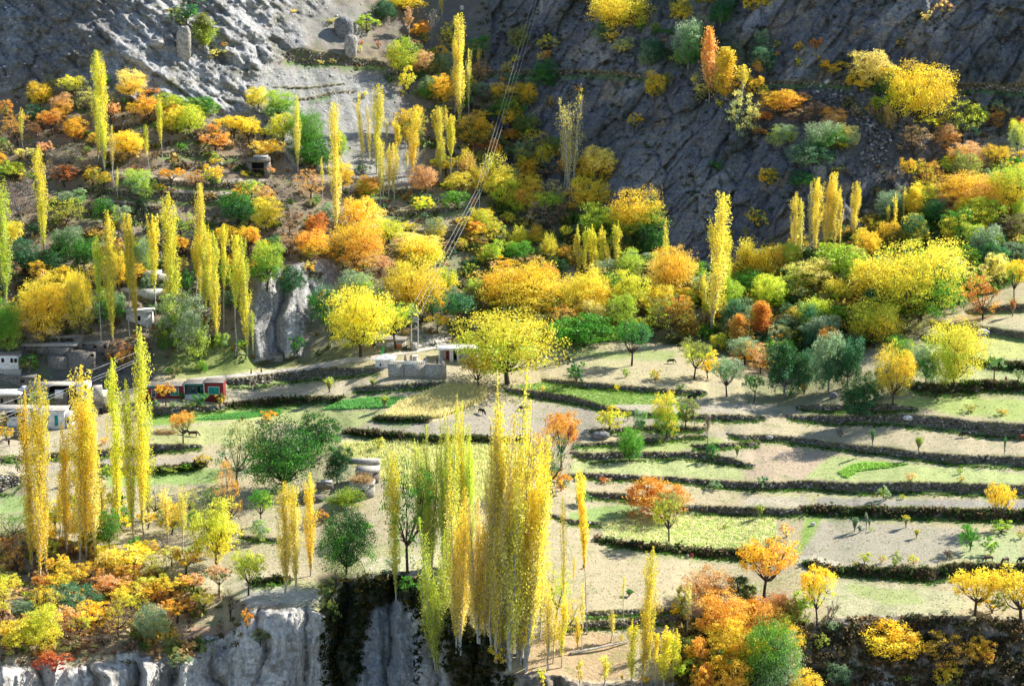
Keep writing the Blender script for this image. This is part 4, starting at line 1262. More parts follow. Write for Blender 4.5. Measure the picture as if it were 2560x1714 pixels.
TREES['C1'] = """
m 1010 340 70 220 r o|rusty, beside the rubble above the flat-roofed house
l 240 330 180 160 G O
l 290 630 470 280 S O
p 330 2120 400 125 y g
p 265 2000 540 100 g y
p 395 2040 640 85 y a
p 560 1860 790 110 y g
s 490 1720 1200 90 g y
p 665 1900 300 150 y a|with leafy twin tops before the white flat roof
p 720 1880 560 130 y g
p 795 1900 620 95 y a
p 870 1720 1210 110 y a
s 935 1720 1300 50 a y
p 990 1720 250 115 k y
p 1110 1740 430 115 k y
p 1195 1740 10 120 k y|topmost tip of the lemon green trio
p 1240 1560 620 90 k y
s 1400 1800 1290 75 a y
s 1525 1830 1270 85 y a
m 1300 1560 1280 260 S a
m 1930 1670 1060 200 o N|orange at the tip and brown below
u 2180 1600 1310 190 G L
m 1980 1270 750 350 O T
u 1530 925 665 200 o O|beside two grazing cows and straw heaps
u 1385 610 430 160 o g|in the garden bed of the red house
b 1670 630 500 140 G T
b 1515 565 500 60 G T
b 1840 610 510 90 O g
b 1290 630 560 90 S G
b 1570 625 570 110 S L
b 1450 630 570 90 S G
b 60 770 660 150 O g
r 50 910 790 120 g O
b 70 1085 1020 130 O G
b 890 1210 1110 140 L G
b 1400 1175 1110 140 O L
b 1570 1155 1090 110 G L
b 870 935 870 80 g p
l 1680 330 230 100 L B
b 1450 380 280 120 O G
b 620 1280 1150 90 T O
b 150 1180 1080 40 T T
b 1700 1110 1020 150 g O
b 2240 740 650 130 o g
"""
TREES['C2'] = """
d 300 1320 740 580 D G|biggest dark crown in the middle of the fields
d 580 1010 690 360 D G
l 740 1260 950 220 D T
b 490 780 640 60 T O
m 100 1130 760 260 O T
p 1235 2240 1000 92 y k
m 1335 2000 1080 400 G B|airy green over a dark forked trunk at the cliff brink
w 1500 1990 860 150 k L
w 1660 2020 700 170 k L
w 1745 2000 640 130 y k
w 1840 2010 740 110 k L
w 1610 2880 1600 250 L k
w 1750 2640 1250 230 y a
w 2180 2740 600 300 y a|tallest central plume of the great yellow clump
w 2290 2760 830 260 y a
w 2120 2640 1300 280 y g
w 2060 2700 760 230 a y
w 1950 2560 1420 220 a y
b 2090 2760 2600 180 y g
f 820 1460 1300 320 L G
d 820 2020 1480 430 D G|dark and shaggy at the brink of the gully
p 318 2170 1240 95 y a
p 400 2160 1270 85 y a
p 520 2030 1190 90 y g
b 620 1590 1480 110 o O
l 100 1730 1560 160 S L
b 1340 2210 2020 160 G B
b 640 2260 2050 130 O D
b 700 2440 2210 140 O D
u 1920 480 200 240 g O
y 680 500 380 90 L y
y 1140 630 530 70 L y
y 1350 475 430 24 L L
b 1090 980 870 90 L a
y 1040 450 390 60 L k
b 1210 1990 1880 130 G S
b 900 1700 1560 250 B S
"""
TREES['C3'] = """
u 100 430 -140 760 y L|mighty, with a thick dark trunk beside the white-columned house
w 215 2730 870 220 y a
w 60 2720 620 240 y a
r 1420 900 500 210 y B
r 1590 800 550 180 O G
r 950 810 630 240 y k
d 1115 1070 800 200 B G|densest green bush-like crown on the middle terraces
b 670 420 245 150 G T
u 1130 280 -90 280 G T|dark round head on a twin trunk, alone at the field top
u 1925 540 220 240 S G
u 2150 585 365 160 G T
b 1080 375 300 60 L G
b 1325 400 310 100 k g
b 1540 485 430 90 G S
u 545 1150 660 290 o r
m 360 1390 800 230 o O
m 450 1350 870 330 T O
b 540 1320 1150 170 o g
d 1340 1530 1215 490 o r|broad rust-coloured mound in the middle of the terraces
u 1435 1750 1340 250 O k
b 1800 1070 920 120 G T
s 1765 930 690 60 N O
y 700 1240 1190 60 O G
l 1190 840 640 110 S G
b 1100 740 650 60 L O
l 715 1460 1320 110 G S
b 1820 1310 1240 120 S G
b 905 1255 1210 95 r p
u 1650 390 60 250 O k
r 1770 385 160 170 y g
b 1370 940 880 40 O L
n 1660 790 640 70 M M
y 2195 1550 1440 80 L k
b 390 500 440 30 y o
b 1010 490 430 50 k y
y 2010 1040 940 50 L L
b 1910 1640 1600 50 O L
b 560 1280 1230 80 O T
"""
TREES['C4'] = """
l 340 540 60 330 D T
l 500 480 150 190 T S
l 700 490 0 260 S T
l 860 450 60 260 T D
d 960 700 380 280 D T
u 1240 610 130 300 g O
l 1090 570 300 150 O T
r 1300 350 30 250 G y
u 1375 490 230 110 g y
l 1520 430 120 210 S G
r 1760 500 -80 450 y L|lone round crown in the sunny fields at right
u 2085 395 210 160 G S
m 140 350 100 200 p o
y 500 530 430 55 g y
b 150 1310 1190 90 T S
b 1165 1390 1280 110 S L
u 2140 1640 1260 220 y g|small, with a thin pale trunk, near the right edge below the terraces
y 1070 955 810 40 G T
y 1455 985 870 75 L k
y 2170 1045 870 22 G T
b 2150 690 640 95 g O
b 1890 660 600 130 O a
b 1810 1245 1200 60 g N
b 1390 1245 1165 90 p a
b 1320 1390 1350 50 k L
b 1800 1180 1130 50 L G
b 800 880 800 60 M M
b 2290 400 310 90 S O
"""
TREES['D1'] = """
r 1810 570 20 340 k y
u 2070 810 430 270 k L
u 1830 830 560 180 p O
n 1925 1025 770 310 N N|dark, leafless, on the bare rim of the cliff
u 1550 650 440 230 g o
u 1610 810 640 200 p o
u 1450 860 660 240 y g
u 1690 970 790 160 y a
u 1480 1040 850 240 o g
r 1100 610 390 330 y a
r 890 600 430 160 a y
m 1330 710 430 230 k O
r 950 810 640 280 p o
r 1060 850 700 300 g p
u 1300 890 720 210 g o
m 990 1150 900 260 N g
l 1270 1210 880 270 S O|grey-green, in front on the brown slope
r 800 1070 870 260 g y
l 620 940 710 380 T S
b 320 890 750 230 O L
l 190 970 870 220 S T
r 350 1270 900 300 k y
r 150 1300 1010 240 y k
r 540 1120 900 220 p o
r 450 1440 1280 260 r R|low blaze of red against the chalky cliff
r 560 770 540 260 g O
r 750 670 530 160 g a
m 150 620 320 230 N o
r 50 480 340 140 o N
m 110 350 130 280 G O
m 40 750 600 160 O G
b 1500 1400 1290 190 O S
b 1700 1220 1170 110 G S
b 1770 1200 1170 70 T S
b 1220 1270 1200 120 G O
m 620 1290 1110 330 N O
m 860 1210 1080 280 N M
r 920 440 100 180 G O
r 780 450 230 190 G k
b 1130 420 330 130 B G
r 1230 500 350 170 y g
m 1380 430 330 120 M M
b 2170 1220 1080 160 O S
b 2060 1080 930 100 o O
r 1340 800 640 120 k g
b 2260 760 700 90 G O
"""
TREES['D3'] = """
s 570 1110 -20 55 y a
q 760 1135 -240 82 y g|taller of the two slim ones in front of the wide stubble field
s 650 800 480 30 y a
m 500 1010 550 240 k L
s 370 1180 430 80 y a
s 430 1430 690 95 y a
s 480 1380 900 70 y a
p 545 1410 750 70 y k
p 680 1260 980 58 y g
s 715 1300 700 42 a y
s 965 1200 930 58 y a
p 1215 1570 370 92 y g|tall, before the low double wall right of the leaning log
p 1130 1570 1010 88 y k
s 1280 1510 1090 55 y k
q 1325 1570 1120 52 y g
p 1400 1580 1060 100 y k
p 1480 1550 1090 70 y k
s 905 1580 1290 95 a y
s 1590 1190 700 65 a M
m 620 1120 820 190 g y
s 1060 1000 620 22 y L
m 1310 1010 850 160 g N
r 1760 960 590 400 p o
r 1560 1060 750 180 O g
r 1880 1190 800 430 o g
r 2120 1060 840 270 o g
r 1960 1340 1030 390 g y
r 1940 1720 1290 340 g o
r 1700 1680 1380 190 o g
r 1600 1520 1350 210 L k
l 2060 890 640 260 D O
r 1600 1310 1150 200 O L
b 380 1570 1400 60 k y
b 1240 1540 1490 80 g y
b 700 1570 1330 50 a y
b 1045 1200 1130 30 y y
y 1050 1530 1465 30 g y
y 1110 820 760 70 G G
r 1780 1500 1350 180 O g
"""
TREES['D4'] = """
u 170 835 340 440 g o|with crooked dark boughs over the lower middle field
u 600 1065 570 270 g k
r 300 1090 790 300 r O
r 450 1060 800 260 L O
r 80 1030 840 230 o g
d 215 1720 1020 460 B S|big fresh green mass at the bottom edge
d 500 1720 1430 260 g a
b 735 1125 1020 120 S G
n 700 1110 850 200 N N
d 1240 1330 1030 480 g y|clinging to the dark bank below the lower right field
m 1700 1430 1120 400 g o
r 1980 1450 1170 210 g o
r 1700 1600 1380 230 g O
u 1930 980 600 400 g y
u 2310 1060 570 520 y g
l 780 1570 1370 190 S T
r 1880 440 220 150 G B
b 2050 470 330 130 G L
y 1350 245 140 66 y k
y 1440 335 260 50 y k
b 1010 545 450 100 k O
b 1150 545 470 65 k p
b 1265 565 470 95 O L
b 1410 555 470 90 k p
b 1700 500 430 80 N O
b 930 575 520 60 O a
y 920 280 160 60 S G
y 965 290 230 40 S T
y 1020 270 120 24 S S
y 1045 245 180 26 B G
b 1270 470 440 40 L a
b 220 420 340 100 T S
b 2150 290 190 190 L G
b 2310 340 270 70 p L
b 350 330 200 110 p a
b 640 1280 1120 120 O L
b 1350 1530 1470 120 O L
l 480 1210 1160 80 G B
b 1060 280 240 30 L L
b 2080 960 790 260 O g
"""
LAND = [((468,977),'the red house'),((1004,900),'the white shrine'),((1140,888),'the white-columned house'),((650,420),'the dark stone shelter'),((1198,500),'the lone mid-slope pole'),
 ((1040,810),'the H-shaped power pole'),((880,1600),'the dark gully'),((720,1600),'the pale rock pillar'),((400,1660),'the chalky cliff'),((1503,1085),'the round boulder'),((1280,840),'the mighty yellow tree'),
 ((2080,330),'the boulder scree'),((1500,180),'the cliff ledge wall'),((930,1195),'the stone huts'),((500,120),'the white rock face'),((760,130),'the grey retaining wall'),((780,230),'the pale scree slope'),
 ((2080,530),'the cliffside poplar row'),((1120,1010),'the pale maize plot'),((1200,1350),'the great yellow clump'),((700,1180),'the dark fruit trees'),((700,800),'the grey crag'),((1490,1615),'the fallen log'),
 ((50,1050),'the flat-roofed house'),((100,870),'the grey ruined houses'),((340,705),'the poplar-hidden house'),((1650,520),'the dark striped cliff'),((2060,1060),'the broad tan field'),((2200,1165),'the pale green field'),((1600,1200),'the rust-coloured mound'),
 ((2250,1340),'the bare stubble field'),((1720,1385),'the two crouching people'),((130,1280),'the yellow poplar stand'),((1580,1590),'the paired dark walls'),((300,1480),'the brown orchard slope'),((2300,700),'the vast dome tree'),((2470,820),'the lone white rock'),
 ((1420,620),'the dense poplar cluster'),((1000,650),'the scrubby middle slope'),((1850,330),'the dark cliff top'),((230,330),'the twin poplars'),((1010,430),'the white-stemmed poplars'),((60,660),'the left border poplar'),((2120,1600),'the lowest dark bank'),((1400,60),'the top gold tree')]
def where(px, py):
    d0, n_, x, y = min(((px-x)**2+((py-y)*1.2)**2, n_, x, y) for (x, y), n_ in LAND)
    dx, dy = px-x, py-y
    if abs(dx) > 2.2*abs(dy): s = 'right of' if dx > 0 else 'left of'
    elif abs(dy) > 2.2*abs(dx): s = 'below' if dy > 0 else 'above'
    else: s = ('below' if dy > 0 else 'above')+(' right of' if dx > 0 else ' left of')
    return ('close ' if d0 < 70**2 else '')+s+' '+n_
rows = []
for tg, txt in TREES.items():
    for ln in txt.strip().splitlines():
        a_, _, lab = ln.partition('|'); k, bx, by, ty, wd, ca, cb = a_.split()
        (x, y), (x2, t2) = cp(tg, [(float(bx), float(by)), (float(bx), float(ty))])
        rows.append(dict(k=k, x=x, y=y, t=t2, w=float(wd)/K, a=ca, b=cb, lab=lab))
# the crowns that fill the belts between the ones read one by one
fr_ = np.random.default_rng(77)
for poly, n_, sx, kinds, cols in [
  ([(1180,560),(1330,480),(1560,620),(1750,700),(1950,640),(2150,600),(2300,470),(2570,400),(2570,700),(2400,770),(2250,830),(2080,930),(1900,930),(1750,870),(1500,850),(1180,860)], 95, (36, 80), 'rrrlmu', 'yygkLLGOSTao'),
  ([(0,620),(600,560),(700,600),(1200,560),(1200,850),(900,870),(620,690),(560,880),(0,850)], 70, (28, 66), 'rrlmb', 'gyoLGOTSpNa'),
  ([(1000,80),(1380,120),(1420,430),(1250,480),(1050,300)], 40, (26, 60), 'rrlmb', 'gOGTyoS'),
  ([(0,260),(600,290),(700,430),(600,560),(0,600)], 24, (24, 52), 'rrumb', 'gyopLOGN'),
  ([(0,1330),(330,1400),(520,1500),(300,1600),(0,1620)], 26, (34, 70), 'uurm', 'ogypkN'),
  ([(560,1260),(0,1330),(0,1400),(560,1420)], 16, (40, 80), 'uurm', 'gyakLG'),
  ([(1950,250),(2560,280),(2560,430),(2150,520),(2300,400)], 26, (26, 56), 'rmbl', 'opgLNSO'),
  ([(1700,1560),(2010,1560),(2020,1720),(1680,1720)], 12, (50, 90), 'rl', 'ogyGL')]:
    q = 0; tries = 0
    while q < n_ and tries < 4000:
        tries += 1; x = fr_.uniform(min(p[0] for p in poly), max(p[0] for p in poly)); y = fr_.uniform(min(p[1] for p in poly), max(p[1] for p in poly))
        if not inpoly(np.array([x]), np.array([y]), poly)[0] or inpoly(np.array([x]), np.array([y]), CRAG)[0]: continue
        w_ = fr_.uniform(*sx); h_ = w_*fr_.uniform(.85, 1.3)
        if any(abs(x-r_['x']) < .42*(w_+r_['w'])*.8 and abs(y-r_['y']) < 10+.15*w_ for r_ in rows): continue
        k = kinds[fr_.integers(0, len(kinds))]; ca, cb = cols[fr_.integers(0, len(cols))], cols[fr_.integers(0, len(cols))]
        if k == 'b': h_ *= .7
        rows.append(dict(k=k, x=x, y=y, t=y-h_, w=w_, a=ca, b=cb, lab='')); q += 1
SIZES = ('tiny', 'small', 'middling', 'large', 'very large')
from collections import defaultdict
def group_by(f):
    dd = defaultdict(list)
    for r_ in rows: dd[f(r_)].append(r_)
    return dd
r_ = None
for r_ in rows:
    r_['sz'] = SIZES[int(np.searchsorted([22, 45, 80, 130], max(r_['y']-r_['t'], r_['w'])))]
    base = KIND[r_['k']][0]; c1 = WORD[r_['a']]
    r_['full'] = f'{c1} {base}, {r_["lab"]}' if r_['lab'] else f'{c1} {base} {where(r_["x"], r_["t"]*.5+r_["y"]*.5)}'
for k_, v_ in group_by(lambda q: q['full']).items():
    if len(v_) > 1:
        for q in v_: q['full'] = q['sz']+' '+k_
for k_, v_ in group_by(lambda q: q['full']).items():
    if len(v_) > 1:
        for q in v_:
            if q['a'] != q['b']: q['full'] = k_.replace(WORD[q['a']], WORD[q['a']]+'-'+WORD[q['b']].split()[-1], 1)
NUMW = ['', '', 'two', 'three', 'four', 'five', 'six', 'seven', 'eight', 'nine', 'ten', 'eleven', 'twelve']
ORD = ['leftmost', 'second', 'third', 'fourth', 'fifth', 'sixth', 'seventh', 'eighth', 'ninth', 'tenth', 'eleventh']
for k_, v_ in group_by(lambda q: q['full']).items():
    if len(v_) > 1:
        v_.sort(key=lambda q: q['x'])
        for i, q in enumerate(v_):
            q['full'] += ', '+('left' if i == 0 else 'right')+' of two' if len(v_) == 2 else f', {ORD[i] if i < len(v_)-1 else "rightmost"} of {NUMW[len(v_)]}'
GROUP = dict(d='broadleaf trees in autumn colour', r='broadleaf trees in autumn colour', u='orchard trees', l='willowy trees', b='bushes on the slopes and terraces', m='thinly leaved trees', p='columnar poplars', q='columnar poplars', s='columnar poplars',
             w='columnar poplars', c='conical poplars', v='columnar poplars', f='feathery trees', n='leafless trees', y='saplings')
tagD = lambda q: q['y'] > 1400 and q['x'] < 620 and q['k'] in 'rum'
for r_ in rows:
    k = r_['k']; m_ = mpp(r_['x'], r_['y']); Hh = (r_['y']-r_['t'])*m_*1.02; Ww = r_['w']*m_
    cand = [q for q in PR if q[0] == k and q[1].isdigit()]
    key = min(cand, key=lambda q: abs(math.log(PR[q][0][0]/max(Hh, .3))) + .5*abs(math.log(PR[q][0][1]/max(Ww, .2))))
    if k == 'n': key = 'n2' if Hh > 1.3*Ww else 'n1'
    H0, W0, br, lf = PR[key][rng.integers(0, len(PR[key]))]
    loc = P1(r_['x'], r_['y'])
    e = empty(KIND[k][1], loc, r_['full'], KIND[k][2], GROUP[k], rz=0)
    # turn first, then scale to the tree's own size
    ang = rng.uniform(0, 6.28); e.rotation_euler = (rng.normal()*.02, rng.normal()*.03, ang)
    wf = {'r': 1.12, 'd': 1.1, 'u': 1.15, 'l': 1.1, 'b': 1.15, 'm': 1.15, 'f': 1.05, 'p': 1.28, 'q': 1.3, 's': 1.3, 'w': 1.3, 'c': 1.15, 'v': 1.2}.get(k, 1.0)*(1.12 if tagD(r_) else 1)
    s_ = (Ww/W0*wf, Ww/W0*wf, Hh/H0)
    if k in 'pqsw': vw = rng.uniform(.85, 1.2)*1.0; s_ = (s_[0]*vw, s_[1]*vw, s_[2])
    bark = BARK_P if k in 'pqswcv' else (BARK_G if k in 'ly' or r_['a'] in 'M' else BARK_D)
    if not br.materials: br.materials.append(bark)
    t_ = bpy.data.objects.new('trunk', br); COL.objects.link(t_); t_.parent = e; t_.scale = s_
    t_.material_slots[0].link = 'OBJECT'; t_.material_slots[0].material = bark
    c_ = bpy.data.objects.new('crown', lf); COL.objects.link(c_); c_.parent = e; c_.scale = s_
    ja = rng.uniform(.86, 1.10)*rng.uniform(.96, 1.04, 3); c_['leaf_a'] = [float(v) for v in np.array(PAL[r_['a']])*ja]; c_['leaf_b'] = [float(v) for v in np.array(PAL[r_['b']])*ja]
print('trees', len(rows), 'long labels', [r_['full'] for r_ in rows if len(r_['full'].split()) > 16][:60], len(set(r_['full'] for r_ in rows)))
# ------------------------------------------------------------------ buildings
M_WHITE = simple('whitewash', (.78, .76, .72), scale=1.5, var=.14)
M_RED = simple('red_wall', (.24, .035, .035), scale=1.5, var=.2)
M_TEAL = simple('teal_paint', (.03, .30, .25), scale=2, var=.2)
M_GLASS = simple('window_glass', (.03, .05, .055), rough=.15, spec=.6)
M_DARK = simple('opening_shade', (.02, .018, .016), scale=2)  # near-black colour stands in for the shade inside openings and on back walls
M_MUD = simple('mud_stone', (.27, .24, .20), scale=3, var=.5, bump=.8)
M_MUDL = simple('pale_mud', (.46, .42, .35), scale=2, var=.3, bump=.5)
M_SLAB = simple('roof_slab', (.66, .63, .57), scale=1, var=.2)
M_WOOD = simple('old_wood', (.22, .15, .09), scale=3, var=.4)
M_DOOR = simple('red_door', (.30, .04, .03), scale=3)
M_ORNG = simple('orange_door', (.55, .15, .04), scale=3)
M_GREEN = simple('green_cloth', (.02, .36, .09), scale=3, var=.2)
M_BLACKC = simple('black_cloth', (.015, .015, .018), scale=3)
M_STRAW = simple('straw', (.50, .38, .18), scale=4, var=.5, bump=.6)
M_METAL = simple('pole_metal', (.55, .56, .57), scale=3, var=.2, rough=.5)
M_WIRE = simple('wire', (.62, .62, .60), scale=1, rough=.5)
def boxes(name, bl, mat, parent=None, jit=.0, label=None):
    V_, Q_ = [], []
    for i, (x0, x1, y0, y1, z0, z1) in enumerate(bl):
        c = np.array([[x, y, z] for x in (x0, x1) for y in (y0, y1) for z in (z0, z1)], float)
        if jit: c += rng.normal(size=c.shape)*jit
        V_.append(c); Q_.append(CQ+8*i)
    o = link(name, mk_mesh(name, np.concatenate(V_), quads=np.concatenate(Q_)), None, parent)
    o.data.materials.append(mat)
    if jit == 0:
        bv = o.modifiers.new('bevel', 'BEVEL'); bv.width = .02; bv.segments = 1
    if label: o['label'] = label
    return o
class House:
    """front face stands where the photograph shows it; rectangles are given as read from the enlarged crops"""
    def __init__(s, tag_, x0, x1, yb, name, label, cat, yaw=0, dy=0):
        s.tag = tag_; (a_, b_), (c_, _) = cp(tag_, [(x0, yb), (x1, yb)]); s.cx = (x0+x1)/2; s.yb = yb
        s.m = mpp((a_+c_)/2, b_+dy)/K
        s.e = empty(name, P1((a_+c_)/2, b_+dy), label, cat); s.e.rotation_euler = (0, 0, yaw)
        t_ = math.atan2(s.e.location.x, s.e.location.y)
    def x(s, c): return (c-s.cx)*s.m
    def z(s, c): return (s.yb-c)*s.m*1.03
    def box(s, name, x0, x1, yt, yb, y0, y1, mat, jit=0, parent=None, label=None, foot=0):
        return boxes(name, [(s.x(x0), s.x(x1), y0, y1, s.z(yb)-foot, s.z(yt))], mat, parent or s.e, jit, label)
    def window(s, x0, x1, yt, yb, mf, mp=None, y=0, bars=0, name='window', fw=.10, hb=0):
        X0, X1, Z0, Z1 = s.x(x0), s.x(x1), s.z(yb), s.z(yt)
        bl = [(X0-fw, X1+fw, y-.12, y-.003, Z1, Z1+fw), (X0-fw, X1+fw, y-.12, y-.003, Z0-fw, Z0), (X0-fw, X0, y-.12, y-.003, Z0, Z1), (X1, X1+fw, y-.12, y-.003, Z0, Z1)]
        f_ = boxes(name, bl, mf, s.e); boxes('pane', [(X0, X1, y-.03, y-.006, Z0, Z1)], mp or M_GLASS, f_)
        if bars:
            bb = [(X0+(X1-X0)*(i+1)/(bars+1)-.035, X0+(X1-X0)*(i+1)/(bars+1)+.035, y-.08, y-.034, Z0, Z1) for i in range(bars)]
            for q in range(hb): zz = Z0+(Z1-Z0)*(q+1)/(hb+1); bb.append((X0, X1, y-.095, y-.082, zz-.03, zz+.03))
            boxes('glazing_bar', bb, M_TEAL, f_)
        return f_
# red house with teal joinery
h = House('C1', 1180, 1865, 555, 'red_house', 'low red house with teal window frames and a white-trimmed flat roof', 'house')
h.box('wall', 1180, 1540, 448, 555, 0, 4.5, M_RED, foot=1); h.box('wall', 1705, 1865, 420, 545, -.15, 4.5, M_RED, foot=1)
h.box('porch_wall', 1540, 1705, 440, 545, 1.6, 4.5, simple('porch', (.16, .19, .17)), foot=1)
h.box('plinth', 1541, 1704, 523, 556, -.1, 1.59, M_WHITE, foot=1)
h.box('roof_edge', 1172, 1540, 442, 447, -.3, -.05, M_SLAB); h.box('roof_edge', 1541, 1704, 424, 429, -.3, -.05, M_SLAB); h.box('roof_edge', 1705, 1868, 413, 419, -.42, -.17, M_SLAB); h.box('roof', 1172, 1540, 443, 447, -.04, 4.6, M_MUD); h.box('roof', 1541, 1704, 425, 429, -.04, 4.6, M_MUD); h.box('roof', 1705, 1868, 414, 419, -.16, 4.6, M_MUD)
h.box('lintel', 1541, 1704, 429, 441, -.1, .15, M_TEAL)
h.window(1268, 1300, 480, 540, M_WHITE, M_GLASS, 0, 1, hb=1); h.window(1425, 1490, 465, 525, M_WHITE, M_TEAL, 0, 3, hb=1); h.window(1742, 1830, 455, 515, M_WHITE, M_TEAL, -.15, 3, hb=1)
h.window(1590, 1625, 465, 515, M_TEAL, M_GLASS, 1.6, 1); h.window(1640, 1665, 465, 540, M_TEAL, M_DARK, 1.6, 0, name='door'); h.window(1672, 1698, 465, 515, M_TEAL, M_GLASS, 1.6, 1)
h.box('post', 1536, 1542, 430, 545, -.1, .1, M_WHITE); h.box('post', 1702, 1708, 425, 545, -.32, -.16, M_WHITE)
h.box('string_course', 1180, 1300, 452, 464, -.12, -.003, M_TEAL)
# white flat-roofed house, lower left
h = House('C1', 40, 590, 800, 'white_house', 'white flat-roofed house with a teal door and windows', 'house')
h.box('wall', 60, 540, 655, 805, 0, 5, M_WHITE, foot=1.2); h.box('side_wall', 541, 590, 690, 800, .6, 4.6, M_WHITE, .1, foot=1)
h.box('roof_slab', -60, 560, 646, 654, -.5, -.2, M_SLAB); h.box('roof', -60, 560, 647, 654, -.19, 4.6, M_MUDL); h.box('roof_slab', -60, 285, 634, 643, -.3, 3.8, M_MUDL)
h.box('porch_shade', 60, 215, 668, 700, -.3, -.02, M_DARK)  # dark block before the wall, imitates the shade of a porch
h.window(178, 215, 725, 790, M_TEAL, M_DARK, 0, name='door'); h.window(458, 488, 692, 780, M_WHITE, M_TEAL, 0, name='door'); h.window(388, 408, 695, 745, M_WHITE, M_GLASS, 0, 1)
h.window(560, 575, 720, 755, M_WOOD, M_DARK, .6)
# veranda house at the left border
h = House('C1', -60, 150, 640, 'veranda_house', 'small house with a wooden veranda under a white roof slab, cut by the left edge', 'house')
h.box('wall', -60, 150, 540, 645, 1.2, 5, M_MUDL, foot=1); h.box('roof_slab', -70, 180, 512, 528, -.4, 5.2, M_SLAB); h.box('eave', -70, 175, 529, 538, -.2, 5.0, M_WOOD)
h.box('parapet', -60, 60, 608, 636, -.1, .1, M_WHITE); [h.box('post', x, x+6, 538, 640, -.1, .1, M_WOOD) for x in (28, 62, 110, 146)]
h.window(0, 20, 560, 600, M_WOOD, M_DARK, 1.2); h.window(115, 140, 560, 600, M_WOOD, M_DARK, 1.2)
# white cottage with small tower, grey stone house below it
h = House('C1', -20, 170, 350, 'white_cottage', 'white cottage with small dark windows below the green tree at the left edge', 'house')
h.box('wall', -20, 155, 195, 310, 0, 4, M_WHITE); h.box('plinth', -20, 172, 311, 360, -.3, 4, M_MUDL, foot=1); h.box('roof', -25, 160, 180, 194, -.2, 4.3, M_MUD, .08)
for x in (20, 95, 128): h.window(x, x+18, 222, 250, M_WOOD, M_DARK, 0)
h = House('C1', -20, 295, 440, 'grey_stone_house', 'plain grey stone house with one square window below the white cottage', 'house')
h.box('wall', -20, 292, 385, 445, 0, 5, M_MUD, foot=1.5); h.box('roof', -25, 297, 368, 384, -.2, 5.2, M_MUD, .08); h.window(175, 205, 398, 418, M_WOOD, M_DARK, 0)
# grey ruined village
h = House('C1', 330, 680, 100, 'ruined_house', 'roofless grey ruin with two dark openings, highest in the village', 'ruin')
h.box('wall', 330, 372, 45, 100, 0, .8, M_MUD, .06, foot=1); h.box('wall', 485, 500, 50, 98, 0, .8, M_MUD, .04); h.box('wall', 612, 680, 38, 110, 0, 3, M_MUD, .08, foot=1)
h.box('roof_beam', 330, 680, 36, 48, -.2, 3.4, M_MUD, .06); h.box('back_wall', 373, 611, 49, 100, 2.4, 3, M_DARK)
h.box('floor_ledge', 330, 680, 98, 108, -.4, 3, M_MUD, .1, foot=.5)
h = House('C1', 180, 610, 185, 'stone_house', 'broad grey stone house with a little square window under the ruin', 'house')
h.box('wall', 180, 405, 118, 190, 0, 4, M_MUD, .05, foot=2); h.box('wall', 406, 610, 125, 200, -.5, 4, M_MUD, .05, foot=2); h.box('roof', 176, 640, 104, 118, -.4, 4.2, M_MUDL, .1)
h.window(325, 378, 145, 178, M_WOOD, M_DARK, 0); h.window(200, 215, 120, 135, M_WOOD, M_DARK, 0)
h = House('C1', 360, 780, 300, 'stone_tower_wall', 'high curved masonry bastion below the ruined houses', 'stone wall')
h.box('wall', 400, 560, 200, 290, -.3, 3, M_MUD, .15, foot=2); h.box('wall', 562, 775, 172, 320, 0, 3, M_MUD, .25, foot=2); h.window(765, 790, 182, 200, M_WOOD, M_DARK, -.4)
h = House('C1', 690, 890, 150, 'rubble_house', 'half-fallen stone house right of the grey ruins, with two small holes', 'ruin')
h.box('wall', 700, 890, 95, 160, 0, 3, M_MUD, .15, foot=2); h.window(782, 808, 112, 130, M_WOOD, M_DARK, -.2); h.window(868, 890, 110, 132, M_WOOD, M_DARK, -.2); h.box('roof', 690, 900, 84, 96, -.3, 3, M_MUDL, .15)
h = House('C1', 245, 760, 620, 'flat_roofed_ruin', 'long flat-roofed dwelling with dark recess and broken white walls', 'house')
h.box('roof_slab', 245, 640, 437, 446, -.4, 3.6, M_MUDL, .06); h.box('wall', 250, 400, 447, 600, 0, 5, M_MUDL, .08, foot=1.5); h.box('back_wall', 401, 640, 447, 560, 2.5, 5, M_DARK); h.box('wall', 400, 560, 505, 620, -.4, 2.4, M_MUD, .12, foot=1.5)
h.box('wall', 640, 742, 432, 520, -.2, 4, M_WHITE, .05); h.box('tank', 180, 244, 460, 500, -.3, 1.5, M_WHITE, .1); h.window(705, 732, 445, 480, M_WHITE, M_DARK, -.3)
h.box('wall', 470, 540, 478, 545, -.9, -.45, M_WHITE, .1)
h = House('C1', 700, 900, 690, 'collapsed_house', 'collapsed stone house of stacked broken slabs beside the tall poplar', 'ruin')
for i, (x0, x1, yt, yb) in enumerate([(745, 860, 470, 540), (700, 880, 515, 532), (705, 900, 560, 585), (720, 850, 590, 680), (690, 790, 640, 700), (830, 900, 560, 650)]):
    h.box('broken_wall', x0, x1, yt, yb, -.5+.4*i, 3, (M_MUDL, M_SLAB, M_MUD)[i % 3], .3, foot=.6)
h.box('doorway_shade', 835, 865, 625, 680, -.9, -.6, M_DARK)  # solid dark slab painted as the shade of an open door
